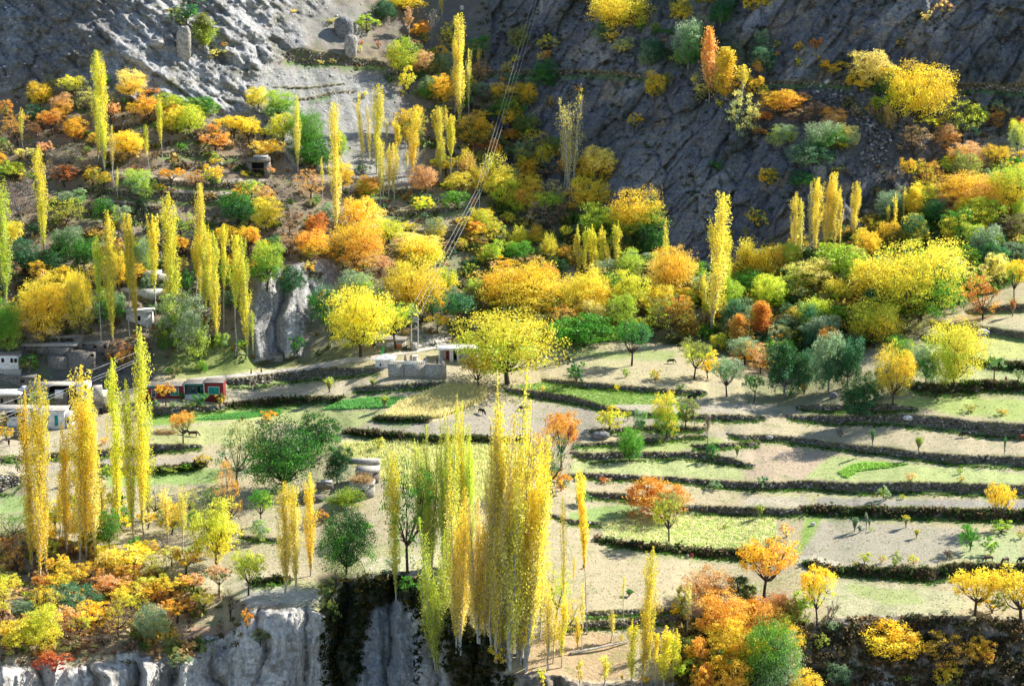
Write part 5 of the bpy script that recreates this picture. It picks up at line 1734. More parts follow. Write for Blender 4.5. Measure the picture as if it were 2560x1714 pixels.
# house hidden among the hillside poplars, and white shed
h = House('B1', 1010, 1390, 1045, 'hillside_house', 'white-walled house with an orange door half hidden behind poplars', 'house')
h.box('terrace', 1010, 1360, 1000, 1048, -1.2, 2, M_WHITE, .04, foot=1.5); h.box('wall', 1200, 1390, 905, 1000, 1.0, 5, M_MUDL, .03); h.box('roof', 1190, 1330, 880, 898, .2, 5.2, M_SLAB, .06)
h.box('wall', 1225, 1275, 900, 960, .9, .99, M_DOOR); h.window(1240, 1270, 935, 995, M_WHITE, M_ORNG, .9, name='door'); h.window(1330, 1355, 940, 975, M_WOOD, M_DARK, 1.0)
h = House('B1', 1050, 1270, 1300, 'white_shed', 'small white shed with one dark window under a thin roof slab', 'shed')
h.box('wall', 1055, 1260, 1205, 1310, 0, 4, M_WHITE, .03, foot=1.5); h.box('roof', 1030, 1275, 1190, 1204, -.4, 4.3, M_SLAB, .05); h.window(1145, 1172, 1235, 1270, M_WOOD, M_DARK, 0)
h = House('B1', 470, 620, 1290, 'sand_roof_house', 'low house roof glimpsed behind the big golden tree', 'house')
h.box('wall', 480, 620, 1260, 1300, 0, 3, M_MUDL, .06, foot=1); h.box('roof', 470, 630, 1240, 1259, -.3, 3.2, M_SLAB, .08); h.window(540, 560, 1268, 1290, M_WOOD, M_DARK, 0)
# dark stone shelter in the left orchard
h = House('A1', 2070, 2240, 1465, 'stone_shelter', 'dry stone shelter with a wide dark opening and railing', 'shelter')
h.box('wall', 2070, 2098, 1360, 1470, 0, 2.6, M_MUD, .12, foot=1); h.box('wall', 2200, 2245, 1365, 1470, 0, 2.6, M_MUD, .12, foot=1); h.box('roof', 2060, 2250, 1322, 1360, -.3, 3.2, M_MUD, .15); h.box('roof_slab', 2110, 2230, 1308, 1322, .2, 3, M_SLAB, .15)
h.box('back_wall', 2099, 2199, 1361, 1468, 2.2, 2.6, M_DARK); h.box('railing', 2070, 2240, 1408, 1414, -.1, 0, M_WOOD); h.box('railing', 2070, 2240, 1464, 1470, -.1, 0, M_WOOD)
# white shrine with pyramid roof and green flags
h = House('C2', 1060, 1190, 300, 'shrine', 'tiny white shrine with a pyramid roof and green flags', 'shrine')
h.box('wall', 1062, 1186, 228, 305, 0, 3.4, M_WHITE, foot=.5); X0, X1 = h.x(1046), h.x(1240)
rf = mk_mesh('roof', [(X0, -.5, h.z(228)), (X1-.6, -.5, h.z(228)), (X1-.2, 3.9, h.z(226)), (X0+.3, 3.9, h.z(226)), ((X0+X1)/2, 1.6, h.z(188)), (X0, -.5, h.z(233)), (X1-.6, -.5, h.z(233)), (X1-.2, 3.9, h.z(231)), (X0+.3, 3.9, h.z(231))],
   [(0,1,4), (1,2,4), (2,3,4), (3,0,4), (0,5,6,1), (1,6,7,2), (2,7,8,3), (3,8,5,0), (5,8,7,6)]); rf.materials.append(M_WHITE); link('roof', rf, None, h.e)
h.window(1098, 1112, 262, 282, M_WHITE, M_DARK, 0)
def flag(tag_, pole, cloth, mat, label, top):
    (bx, by), = cp(tag_, [pole]); m_ = mpp(bx, by); e = empty('flag', P1(bx, by), label, 'flag', 'shrine flags'); Hh = (by-cp(tag_, [(0, top)])[0][1])*m_
    p_ = tube_mesh('pole', [(np.array([[0, 0, -.3], [.0, 0, Hh]]), np.array([.05, .04]))], 6); link('pole', p_, M_WOOD, e)
    n_ = 9; vv = []
    for i in range(n_):
        t = i/(n_-1); z = Hh*.98 - t*cloth[1]*m_/K*3.3; vv += [(.04, .03*math.sin(6*t), z), (.04+cloth[0]*m_/K*3.3*(.7+.3*math.sin(3*t+1)), .12*math.sin(5*t+1), z-.15)]
    me = mk_mesh('cloth', vv, [(2*i, 2*i+1, 2*i+3, 2*i+2) for i in range(n_-1)]); o = link('cloth', me, mat, e); s_ = o.modifiers.new('s', 'SOLIDIFY'); s_.thickness = .02
flag('C2', (1104, 262), (5, 32), M_GREEN, 'long green flag hanging from a tilted pole before the shrine roof', 160)
flag('C2', (1120, 262), (5, 22), M_GREEN, 'straight green banner behind the shrine', 110)
flag('C2', (1116, 290), (7, 12), M_BLACKC, 'black cloth hanging on the shrine front', 240)
# white-columned house
h = House('C3', -475, -150, 255, 'columned_house', 'long low house with white porch columns and a red door', 'house')   # C2 coordinates shifted into C3
off = -2068
def hx(v): return v+off
h.box('wall', hx(1600), hx(1755), 150, 258, 2.2, 6, M_MUDL, foot=.5); h.box('wall', hx(1757), hx(1905), 150, 255, 0, 6, simple('rubble_render', (.42, .39, .34), scale=5, var=.5, bump=.6), foot=1)
h.box('roof_slab', hx(1578), hx(1915), 136, 149, -.4, 4.2, M_WHITE); h.box('roof', hx(1590), hx(1905), 139, 149, 4.21, 6.3, M_MUDL)
for c in (1590, 1683, 1698, 1744): h.box('column', hx(c), hx(c+13), 150, 250, -.1, .25, M_WHITE)
h.window(hx(1648), hx(1676), 170, 245, M_WHITE, M_DOOR, 2.2, name='door'); h.window(hx(1712), hx(1738), 160, 245, M_WHITE, M_DARK, 2.2, name='door')
h = House('C2', 1180, 1650, 370, 'stone_parapet', 'long pale stone parapet with a pierced white coping before the columned house', 'stone wall')
h.box('wall', 1170, 1300, 268, 385, -.2, .5, M_MUDL, .06, foot=.6); h.box('wall', 1301, 1480, 270, 385, -.1, .5, M_MUDL, .06, foot=.6); h.box('wall', 1481, 1655, 268, 385, -.2, .5, M_MUDL, .06, foot=.6)
for x0 in range(1190, 1475, 18): h.box('coping_block', x0, x0+11, 250, 268, -.05, .35, M_WHITE)
h.box('coping', 1185, 1300, 244, 250, -.1, .4, M_WHITE); h.box('coping', 1301, 1480, 246, 251, -.1, .4, M_WHITE)
for x0 in (1302, 1350):
    (bx, by), = cp('C2', [(x0+12, 260)]); e = empty('gate_pillar', P1(bx, by-3), 'rounded grey gate pillar, %s of two behind the parapet' % ('left' if x0 == 1302 else 'right'), 'pillar', 'gate pillars')
    m_ = mpp(bx, by); Hh = 24*m_; t_ = np.linspace(0, 1, 8)
    link('shaft', tube_mesh('shaft', [(np.stack([t_*0, t_*0, t_*Hh-.3], -1), np.array([.38, .38, .38, .38, .37, .33, .22, .02])*m_*11)], 12), M_MUDL, e)
h = House('C2', 1370, 1415, 250, 'white_block', 'little white flat block right of the gate pillars', 'outbuilding'); h.box('wall', 1372, 1412, 212, 262, .5, 2, M_WHITE, .03); h.box('roof', 1368, 1416, 205, 211, .3, 2.2, M_SLAB)
h = House('C2', 1140, 1420, 140, 'roadside_shop', 'low grey building with an orange door behind the spreading yellow tree', 'house')
h.box('wall', 950, 1310, 75, 145, 0, 4, M_MUDL, .03, foot=.6); h.box('roof', 940, 1320, 62, 74, -.4, 4.2, M_MUD, .06); h.window(1215, 1282, 100, 138, M_WHITE, M_ORNG, 0, name='door'); h.window(1160, 1185, 85, 135, M_WHITE, M_SLAB, 0, name='door'); h.window(1000, 1060, 95, 130, M_WOOD, M_DARK, 0)
h.box('pier', 1350, 1410, 95, 150, -.3, 1.6, M_MUDL, .05, foot=.5)
h = House('C2', 75, 290, 245, 'roadside_stone_hut', 'low stone hut roof beside the pale road under the grey crag', 'hut'); h.box('wall', 78, 290, 190, 245, 0, 2.5, M_MUDL, .08, foot=.8); h.box('roof', 72, 296, 176, 190, -.2, 2.7, M_MUD, .1)
# stone huts in the fields
h = House('C2', 880, 1095, 1265, 'field_hut', 'square mud-brick hut with flat earth roof behind the straw-topped one', 'hut')
h.box('wall', 900, 1090, 1170, 1270, 0, 4, M_MUD, .05, foot=.5); h.box('roof', 895, 1096, 1150, 1170, -.2, 4.4, M_MUDL, .06); h.box('upper_wall', 800, 1085, 1110, 1148, 4.5, 6, M_MUDL, .12)
h = House('C2', 845, 1060, 1385, 'straw_topped_hut', 'small stone hut with dry straw heaped over its roof', 'hut')
h.box('wall', 850, 1052, 1280, 1390, 0, 3.6, M_MUDL, .07, foot=.5); h.box('roof', 846, 1056, 1262, 1280, -.15, 3.8, M_MUDL, .05); h.window(950, 970, 1315, 1330, M_WOOD, M_DARK, 0)
n_ = 700; lp = np.stack([rng.normal(0, 1.1, n_), rng.normal(1.6, .9, n_), np.abs(rng.normal(0, .55, n_))+h.z(1262)], -1)
st_ = tufts('straw', lp, .5, np.array([[.52, .36, .17]]), h.e, 4, 1.2, .12)
h = House('C2', 440, 660, 1420, 'low_stone_pen', 'low dark stone pen walls at the foot of the dark green crown', 'pen')
h.box('wall', 440, 660, 1370, 1415, 0, .8, M_MUD, .12, foot=.4); h.box('wall', 560, 700, 1290, 1330, 3, 4, M_MUD, .15, foot=.4); h.box('slab', 600, 690, 1275, 1285, 3, 5, M_SLAB, .1)
h = House('C1', 90, 250, 890, 'yard_wall', 'low dark yard wall in front of the flat-roofed house', 'stone wall'); h.box('wall', 90, 335, 832, 895, 0, .6, M_MUD, .08, foot=.5); h.box('gate', 148, 205, 768, 825, .5, .6, M_WOOD)

# ------------------------------------------------------------------ road and paths
M_ROAD = simple('road_dust', (.56, .50, .42), scale=1.2, var=.25)
M_TRACK = simple('track_dust', (.46, .38, .28), scale=1.2, var=.3)
def road(name, tag_, pts, hw, mat, lab):
    q = cp(tag_, pts); xs = [a_[0] for a_ in q]; ys = [a_[1] for a_ in q]; n_ = max(8, int((xs[-1]-xs[0])/6)); px = np.linspace(xs[0], xs[-1], n_); py = np.interp(px, xs, ys); w_ = np.interp(px, xs, hw)
    rows_ = [P(px, py+k_*w_, .10) for k_ in (-1, -.33, .33, 1)]; v = np.concatenate(rows_); i = np.arange(n_-1)
    Q_ = np.concatenate([np.stack([r_*n_+i, (r_+1)*n_+i, (r_+1)*n_+i+1, r_*n_+i+1], -1) for r_ in range(3)])[:, ::-1]
    return tag(link(name, mk_mesh(name, v, quads=np.ascontiguousarray(Q_), smooth=True), mat), lab, None, kind='structure')
road('road', 'C1', [(1560, 405), (1700, 390), (1900, 372), (2100, 350), (2335, 325), (2450, 318), (2600, 296), (2750, 268), (2900, 240), (3050, 222), (3250, 190), (3500, 155), (3700, 110), (3800, 95)], [3, 4, 4, 4, 4, 5, 6, 7, 7, 5, 4, 4, 4, 3], M_ROAD, 'pale road')
road('footpath', 'B1', [(950, 45), (1100, 52), (1300, 80), (1700, 118), (2000, 104), (2230, 104)], [3, 4, 4, 5, 5, 3], M_TRACK, 'sandy terrace path')
road('footpath', 'B1', [(880, 185), (1100, 190), (1500, 200), (1850, 212), (2030, 235)], [2, 4, 4, 5, 3], M_TRACK, 'sandy terrace path')
road('footpath', 'B1', [(820, 280), (1000, 285), (1180, 300)], [2, 3, 2], M_TRACK, 'sandy terrace path')
road('footpath', 'B2', [(1400, 1490), (1600, 1440), (1900, 1400)], [3, 5, 4], M_ROAD, 'dusty path')

# ------------------------------------------------------------------ power lines
def aim(px, py, t): x, y, z = ray(px, py); return np.array([t*x, t*y, CZ+t*z])
def pole(base, topy, lab, name='utility_pole', lean=0, mat=M_METAL, r=.14):
    e = empty(name, P1(*base), lab, 'utility pole'); m_ = mpp(*base); Hh = (base[1]-topy)*m_*1.02
    link('shaft', tube_mesh('shaft', [(np.array([[0, 0, -1], [lean*m_*.5, 0, Hh*.5], [lean*m_, 0, Hh]]), np.array([r, r*.85, r*.7]))], 8), mat, e); return e, Hh, m_
e, Hh, m_ = pole((1198.5, 528), 474, 'single metal pole on the scrubby mid slope carrying three wires'); boxes('crossarm', [(-1.0, 1.0, -.06, .06, Hh-.35, Hh-.2)], M_METAL, e)
top1 = np.array(e.location)+[0, 0, Hh-.1]
e = empty('power_pole', P1(1037, 872), 'H-shaped power pole with transformer beside the road', 'utility pole'); m_ = mpp(1037, 872); Hh = (872-778)*m_
for sx in (-1, 1): link('post', tube_mesh('post', [(np.array([[sx*8.5*m_, 0, -1], [sx*8.5*m_, 0, Hh]]), np.array([.17, .14]))], 8), M_METAL, e)
boxes('crossarm', [(-11*m_, 11*m_, -.08, .08, Hh-.4, Hh-.15)], M_METAL, e); boxes('crossarm', [(-9*m_, 9*m_, -.3, .3, Hh*.72, Hh*.72+.15)], M_METAL, e); boxes('transformer', [(-.55, .55, -.35, .35, Hh*.72+.16, Hh*.72+1.3)], simple('transformer_grey', (.35, .37, .38)), e)
top0 = np.array(e.location)+[0, 0, Hh-.1]
e, Hh, m_ = pole((1353, 28), -40, 'lattice pole foot hanging into view at the top edge', 'lattice_pole')
boxes('lattice', [(-.5, -.38, -.06, .06, 0, Hh), (.38, .5, -.06, .06, 0, Hh)]+[(-.5, .5, -.05, .05, q, q+.12) for q in np.arange(.6, Hh, 1.1)], M_METAL, e); boxes('crossarm', [(-1.4, 1.4, -.06, .06, Hh-.3, Hh-.15)], M_METAL, e)
top2 = np.array(e.location)+[0, 0, Hh-.1]
def wire(a_, b_, sag, lab, group='power lines', r=.038, mat=None):
    t = np.linspace(0, 1, 26)[:, None]; p = a_*(1-t)+b_*t; p[:, 2] -= sag*4*(t*(1-t))[:, 0]
    tag(link('power_line', tube_mesh('power_line', [(p, np.full(26, r))], 4), mat or M_WIRE), lab, 'power line', group)
for i, nm in enumerate(('left', 'middle', 'right')):
    o_ = np.array([(i-1)*1.0, 0, 0])
    wire(top0+o_*1.5, top1+o_*.95, .4, f'{nm} of three pale power lines running down from mid slope to the H-shaped pole')
    wire(top1+o_*.95, top2+o_*1.3, .8, f'{nm} of three pale power lines climbing from the mid-slope pole to the top edge')
e, Hl, m_ = pole((361, 872), 806, 'pale leaning wooden pole among the village poplars', 'wooden_pole', lean=10, mat=BARK_P, r=.13)
t0 = depth(np.array([361.]), np.array([872.]))[0]
for i, (ya, yb) in enumerate(((878, 1024), (896, 1052), (902, 1062))):
    wire(aim(346, ya, t0*.93), aim(-60, yb+8, t0*.86), .3, ('uppermost', 'middle', 'lowest')[i]+' of three bright cables slanting across the flat-roofed house', 'village cables', .04)
wire(np.array(e.location)+[10*m_, 0, Hl*.9], top0+[-1, 0, -2.2], 1.0, 'thin dark cable strung in front of the grey crag', 'village cables', .03, M_MUD)

# ------------------------------------------------------------------ rocks that stand alone
def rock(tag_, x, yb, w_, h_, lab, mat, name='boulder', parent=None):
    (px, py), = cp(tag_, [(x, yb)]); m_ = mpp(px, py); W_ = w_/K*m_; H_ = h_/K*m_
    bm = bmesh.new(); bmesh.ops.create_icosphere(bm, subdivisions=3, radius=1)
    co = np.array([v.co[:] for v in bm.verts]); sd_ = rng.integers(0, 999)
    d = 1 + .28*fbm(co[:, 0]*1.3, co[:, 1]*1.3, co[:, 2]*1.3, 3, int(sd_)) ; co = co*d[:, None]; co = np.sign(co)*np.abs(co)**.8*np.array([W_/2, W_/2.4, H_*.62])
    for v, c in zip(bm.verts, co): v.co = c
    me = bpy.data.meshes.new(name); bm.to_mesh(me); bm.free(); me.materials.append(mat)
    o = link(name, me, None, parent, tuple(P1(px, py)+np.array([0, 0, H_*.40]))); return tag(o, lab, 'boulder') if lab else o
R_GREY = simple('boulder_grey', (.24, .235, .23), scale=1.5, var=.5, bump=.8); R_PALE = simple('boulder_pale', (.62, .61, .58), scale=1.5, var=.3, bump=.7); R_TAN = simple('boulder_tan', (.44, .40, .34), scale=1.2, var=.4, bump=.9)
rock('C3', 873, 882, 145, 60, 'big rounded dark boulder beside the short wall in the grey field', R_GREY)
rock('A2', 860, 465, 110, 170, 'upright pale slab of rock on top of the grey retaining wall', R_TAN, 'standing_rock')
rock('A2', 800, 300, 170, 150, 'broad fractured outcrop behind the upright slab', R_GREY, 'outcrop')
rock('B4', 1995, 1395, 110, 55, 'angular white rock lying on the dark terrace wall', R_PALE)
rock('C4', 1370, 725, 85, 30, 'flat pale rock set in the highest stone terrace wall', R_PALE)
rock('B4', 1530, 255, 60, 30, 'small white rock under the lone short poplar', R_PALE)
rock('A4', 620, 1500, 130, 130, 'tall dark pointed rock behind the right slope poplars', R_GREY, 'outcrop')
rock('B2', 1910, 540, 110, 100, 'grey rock outcrop below the mid-slope pole', R_GREY, 'outcrop')
rock('C4', 210, 888, 60, 30, 'hump-shaped stone on the long dry stone wall', R_TAN); rock('C4', 745, 550, 70, 50, 'grey boulder beneath the dark fruit tree', R_GREY)
rock('D4', 573, 232, 40, 32, 'single white stone on the grassy bank corner', R_PALE)
rock('A1', 1540, 480, 120, 260, 'pillar-like bulge of pale rock on the white face', R_TAN, 'outcrop'); rock('A1', 1310, 390, 130, 60, 'overhanging pale ledge rock on the white face', R_TAN, 'outcrop')
rock('A2', 1785, 80, 40, 35, 'pale pinnacle stone on the dark slope at the top', R_PALE)
# the boulder slide on the right
slide = empty('rock_slide', P1(2110, 330), 'tumbled grey boulders and slabs spilling down below the right ledge', 'rockfall')
smesh = []
for k_ in range(6):
    c = CUBE*rng.uniform(.6, 1.1, (8, 3))*np.array([1.2, .8, .5]); me = mk_mesh('boulder', c, quads=CQ); me.materials.append((R_GREY, R_GREY, R_TAN, R_GREY, R_PALE, R_GREY)[k_]); smesh.append(me)
sl_pts = []
path_ = cp('A4', [(650, 740), (800, 850), (960, 1000), (1130, 1150), (1100, 1280), (1050, 1330)]); wd_ = [240, 220, 150, 190, 230, 150]
for k_ in range(230):
    t = rng.random()*5; i = int(t); f_ = t-i; i = min(i, 4)
    x = path_[i][0]*(1-f_)+path_[i+1][0]*f_; y = path_[i][1]*(1-f_)+path_[i+1][1]*f_; w_ = (wd_[i]*(1-f_)+wd_[i+1]*f_)/K
    x += rng.uniform(-.5, .5)*w_; y += rng.normal()*9; m_ = mpp(x, y); s_ = m_*rng.choice([3.5, 5, 7, 9, 12], p=[.3, .3, .22, .13, .05])
    o = bpy.data.objects.new('boulder', smesh[int(rng.integers(0, 6)) if rng.random() < .6 else 0]); COL.objects.link(o); o.parent = slide
    o.location = Vector(tuple(P1(x, y)+np.array([0, -.3, .25*s_]))) - slide.location; o.rotation_euler = tuple(rng.uniform(-.5, .5, 2))+(rng.uniform(0, 3),); o.scale = (s_*.6, s_*.6, s_*.75)
# fallen log
(ax, ay), (bx, by) = cp('D3', [(622, 1305), (1110, 1205)]); pa, pb = P1(ax, ay)+[0, 0, .3], P1(bx, by)+[0, 0, .3]
t = np.linspace(0, 1, 9)[:, None]; tag(link('fallen_log', tube_mesh('fallen_log', [(pa*(1-t)+pb*t+rng.normal(size=(9, 3))*.06, np.linspace(.26, .12, 9))], 8), BARK_P), 'long bare fallen trunk lying across the brown slope', 'log')
# dry straw heaps
for i, x in enumerate((1335, 1420)):
    (px, py), = cp('C1', [(x, 843)]); q = P1(px, py); m_ = mpp(px, py); n_ = 320; lp = np.stack([rng.normal(0, .9, n_), rng.normal(0, .7, n_), np.abs(rng.normal(0, .35, n_))], -1)
    e = empty('straw_heap', q, '%s of two dry straw heaps near the small orange tree' % ('left', 'right')[i], 'straw heap', 'straw heaps')
    link('mound', tube_mesh('mound', [(np.array([[-1.4, 0, .0], [-.8, 0, .1], [0, 0, .2], [.8, 0, .1], [1.4, 0, 0]]), np.array([.05, .4, .55, .4, .05]))], 8), M_STRAW, e); tufts('straw', lp, .35, np.array([[.45, .31, .14]]), e, 4, 1.2, .12)

# ------------------------------------------------------------------ cows and people (one skinned surface per body)
def skinned(name, verts, edges, radii, mat, parent=None, sub=2):
    me = bpy.data.meshes.new(name); me.from_pydata(verts, edges, []); o = bpy.data.objects.new(name, me); COL.objects.link(o)
    sk = o.modifiers.new('skin', 'SKIN'); sk.use_smooth_shade = True
    for i, v in enumerate(me.skin_vertices[0].data): v.radius = radii[i] if isinstance(radii[i], tuple) else (radii[i], radii[i])
    me.skin_vertices[0].data[0].use_root = True
    sb = o.modifiers.new('sub', 'SUBSURF'); sb.levels = sub; sb.render_levels = sub
    dg = bpy.context.evaluated_depsgraph_get(); dg.update(); nm = bpy.data.meshes.new_from_object(o.evaluated_get(dg)); nm.name = name
    o.modifiers.clear(); o.data = nm; bpy.data.meshes.remove(me); nm.materials.clear(); nm.materials.append(mat)
    if parent: o.parent = parent
    return o
def cow_mesh(graze):
    # x = forwards
    nk = [(.95, 0, 1.22), (1.25, 0, .95 if graze else 1.45), (1.5, 0, .52 if graze else 1.68), (1.62, 0, .30 if graze else 1.60), (1.78, 0, .12 if graze else 1.42)]
    V_ = [(-.1, 0, 1.05), (.45, 0, 1.04), (.85, 0, 1.08)]+nk[0:] + [(-.6, 0, 1.10), (-.95, 0, 1.12)]
    n0 = len(V_); E = [(0, 1), (1, 2), (2, 3), (3, 4), (4, 5), (5, 6), (6, 7), (0, 8), (8, 9)]
    Rr = [(.36, .40), (.35, .40), (.32, .38), (.24, .28), (.16, .19), (.15, .17), (.13, .13), (.08, .08), (.33, .36), (.24, .26)]
    def leg(par, x, y, hind):
        k = len(V_)
        pts = [(x, y, .80), (x+(.06 if hind else 0), y, .55), (x-(.10 if hind else .0), y, .42 if hind else .40), (x-(.06 if hind else 0), y, .10), (x+.04, y, .02)]
        V_.extend(pts); E.append((par, k)); E.extend((k+i, k+i+1) for i in range(4)); Rr.extend([(.17, .17), (.12, .12), (.07, .07), (.05, .05), (.065, .065)])
    leg(2, .80, .20, False); leg(2, .72, -.20, False); leg(9, -.85, .20, True); leg(9, -.95, -.20, True)
    k = len(V_); V_.extend([(-1.14, 0, 1.05), (-1.22, 0, .75), (-1.20, 0, .45)]); E.extend([(9, k), (k, k+1), (k+1, k+2)]); Rr.extend([(.05, .05), (.03, .03), (.05, .05)])
    hx_, hz = nk[2][0], nk[2][2]
    for s in (-1, 1):
        k = len(V_); V_.extend([(hx_-.05, s*.17, hz+.08), (hx_-.06, s*.30, hz+.10)]); E.extend([(5, k), (k, k+1)]); Rr.extend([(.05, .05), (.04, .02)])
    return V_, E, Rr
M_COW = {'black': simple('black_hide', (.018, .017, .018), rough=.6), 'brown': simple('brown_hide', (.10, .05, .03), rough=.6), 'red': simple('red_hide', (.22, .07, .035), rough=.6)}
M_HORN = simple('horn', (.4, .36, .28))
CM = {}
for gz in (True, False):
    o = skinned('body', *cow_mesh(gz), M_COW['black']); CM[gz] = o.data; bpy.data.objects.remove(o)
def cow(tag_, x, yb, facing, lab, col='black', gz=True, s=1.0):
    (px, py), = cp(tag_, [(x, yb)]); e = empty('cow', P1(px, py), lab, 'cow', 'grazing cattle', rz=facing); e.scale = (s, s, s)
    o = bpy.data.objects.new('body', CM[gz]); COL.objects.link(o); o.parent = e; o.material_slots[0].link = 'OBJECT'; o.material_slots[0].material = M_COW[col]
    hz = .60 if gz else 1.78; hx_ = 1.44
    for q in (-1, 1): link('horn', tube_mesh('horn', [(np.array([[hx_, q*.12, hz+.05], [hx_-.02, q*.24, hz+.14], [hx_+.06, q*.26, hz+.26]]), np.array([.035, .025, .008]))], 5), M_HORN, e)
PI = math.pi
cow('C3', 232, 660, PI*1.03, 'black cow grazing to the left on the grey ploughland, right of its companion')
cow('C2', 1948, 682, -.9, 'black cow facing the viewer on the grey ploughland, left of its companion')
cow('C1', 1612, 870, .1, 'dark brown cow grazing beside the small orange tree in the left field', 'brown')
cow('C1', 1556, 855, PI*.9, 'black cow half hidden behind the thin trunk of the small orange tree', 'black', False, .85)
cow('C3', 358, 272, PI*1.0, 'black cow under the mighty yellow tree, head low to the left', 'black')
cow('C3', 595, 243, PI*.9, 'black calf farthest up the shaded field', 'black', True, .8)
cow('C3', 1457, 262, .2, 'black cow lying dark against the olive tree in the shaded field', 'black', True, .9)
cow('C3', 1630, 568, PI*1.2, 'black cow in front, lower of two near the field corner', 'black', True)
cow('C3', 1697, 527, PI*1.45, 'black cow behind, upper of two near the field corner', 'black', True)
cow('C4', 1850, 876, PI*1.0, 'black cow grazing in the shade of the highest stone terrace wall')
cow('C4', 2330, 900, PI*1.1, 'reddish cow cut by the right edge below the terrace wall', 'red', True)
cow('C4', 2185, 405, PI*1.4, 'red-brown calf standing in the upper right field', 'red', False, .75)
cow('D4', 2040, 530, PI*1.1, 'brown cow leftmost of three on the bank at lower right', 'brown', True, .9)
cow('D4', 2180, 545, PI*1.2, 'dark brown cow middle of three on the bank at lower right', 'brown', True, .9)
cow('D4', 2325, 540, PI*1.1, 'black cow rightmost of three on the bank, at the edge', 'black', True, .9)
cow('C1', 2022, 735, PI*1.5, 'small brown calf by the edge of the turnip rows', 'brown', True, .7)
M_SKIN = simple('skin', (.32, .17, .10), rough=.6, var=.1); M_HAIR = simple('hair', (.02, .015, .012))
def person(tag_, x, yb, pose, cloth, lab, face=-PI/2, head=None):
    (px, py), = cp(tag_, [(x, yb)]); e = empty('person', P1(px, py), lab, 'person', rz=face)
    mt = simple('clothing', cloth, scale=4, var=.25)
    if pose == 'stand':
        hip, ch, nk, hd = (0, 0, .90), (.02, 0, 1.30), (.03, 0, 1.50), (.05, 0, 1.64)
        V_ = [hip, (.01, 0, 1.1), ch, nk, hd, (.0, .20, 1.40), (.03, .25, 1.12), (.12, .24, .88), (.0, -.20, 1.40), (.03, -.25, 1.12), (.12, -.24, .88), (.10, .10, .48), (.14, .11, .06), (.26, .11, .03), (-.10, -.10, .48), (-.16, -.11, .06), (-.04, -.11, .03)]
    else:
        V_ = [(-.12, 0, .26), (-.04, 0, .46), (.10, 0, .66), (.18, 0, .80), (.26, 0, .92), (.10, .20, .72), (.26, .26, .50), (.46, .20, .30), (.10, -.20, .72), (.26, -.26, .50), (.46, -.20, .30), (.34, .14, .46), (.16, .15, .06), (.30, .15, .03), (.34, -.14, .46), (.16, -.15, .06), (.30, -.15, .03)]
    E = [(0, 1), (1, 2), (2, 3), (3, 4), (2, 5), (5, 6), (6, 7), (2, 8), (8, 9), (9, 10), (0, 11), (11, 12), (12, 13), (0, 14), (14, 15), (15, 16)]
    Rb = [.14, .13, .15, .06, .105, .07, .05, .035, .07, .05, .035, .085, .05, .04, .085, .05, .04]
    o = skinned('body', V_, E, Rb, M_SKIN, e)
    ci = [0, 1, 2, 5, 6, 8, 9, 11, 14] + ([12, 15] if pose == 'stand' else [12, 15]); mp_ = {v: i for i, v in enumerate(ci)}
    Vc = [V_[i] for i in ci]; Vc = [tuple(np.array(v)+np.array([0, 0, .12 if i_ in (12, 15) else 0])) for v, i_ in zip(Vc, ci)]; Ec = [(mp_[a_], mp_[b_]) for a_, b_ in E if a_ in mp_ and b_ in mp_]; Rc = [Rb[i]+.045 for i in ci]
    skinned('clothing', Vc, Ec, Rc, mt, e)
    hdp = V_[4]; skinned('headwear', [tuple(np.array(hdp)+[-.03, 0, .03]), tuple(np.array(hdp)+[-.02, 0, .10])], [(0, 1)], [.118, .09], mt if head is None else simple('cap', head), e)
for a_ in [('D3', 1597, 503, 'sit', (.62, .58, .66), 'person in pale lilac clothes crouching on the stubble, left of a pair'),
           ('D3', 1632, 497, 'sit', (.65, .08, .03), 'person in red clothes crouching beside the one in pale clothes'),
           ('D3', 738, 590, 'sit', (.03, .025, .03), 'person in black crouching alone behind the slim poplar', 2.4),
           ('C1', 2095, 352, 'stand', (.05, .06, .05), 'person in dark green walking the pale road, left of two', PI),
           ('C1', 2180, 342, 'stand', (.09, .08, .075), 'person in grey walking the pale road, right of two', PI),
           ('C3', 407, 292, 'stand', (.03, .04, .10), 'person in dark blue standing behind the black cow', PI),
           ('C3', 524, 285, 'stand', (.03, .03, .03), 'person in black bending near the straw in the shaded field', PI),
           ('C1', 210, 820, 'stand', (.60, .05, .07), 'person in bright red at the yard gate of the flat-roofed house'),
           ('C1', 75, 948, 'stand', (.02, .02, .025), 'small person in black alone in the left field'),
           ('C1', 1865, 600, 'stand', (.07, .07, .08), 'person in grey at the corner of the red house garden'),
           ('B2', 1735, 925, 'sit', (.55, .03, .03), 'person in red squatting on the scrubby middle slope')]: person(*a_)
for i, (x, c) in enumerate([(1484, (.30, .38, .52)), (1560, (.7, .7, .7)), (1578, (.06, .06, .08)), (1592, (.75, .75, .75)), (1612, (.20, .38, .60)), (1628, (.75, .78, .8)), (1740, (.30, .38, .5))]):
    person('C2', x, 268, 'stand' if i in (0, 2, 4) else 'sit', c, ['person in blue-grey standing apart behind the parapet', 'person in white leftmost of the gathering by the columned porch', 'person in black among the gathering by the columned porch',
        'person in white beside the black-clad one at the columned porch', 'person in bright blue before the red door', 'person in white just right of the blue-clad one', 'person in blue-grey right of the columned porch'][i])
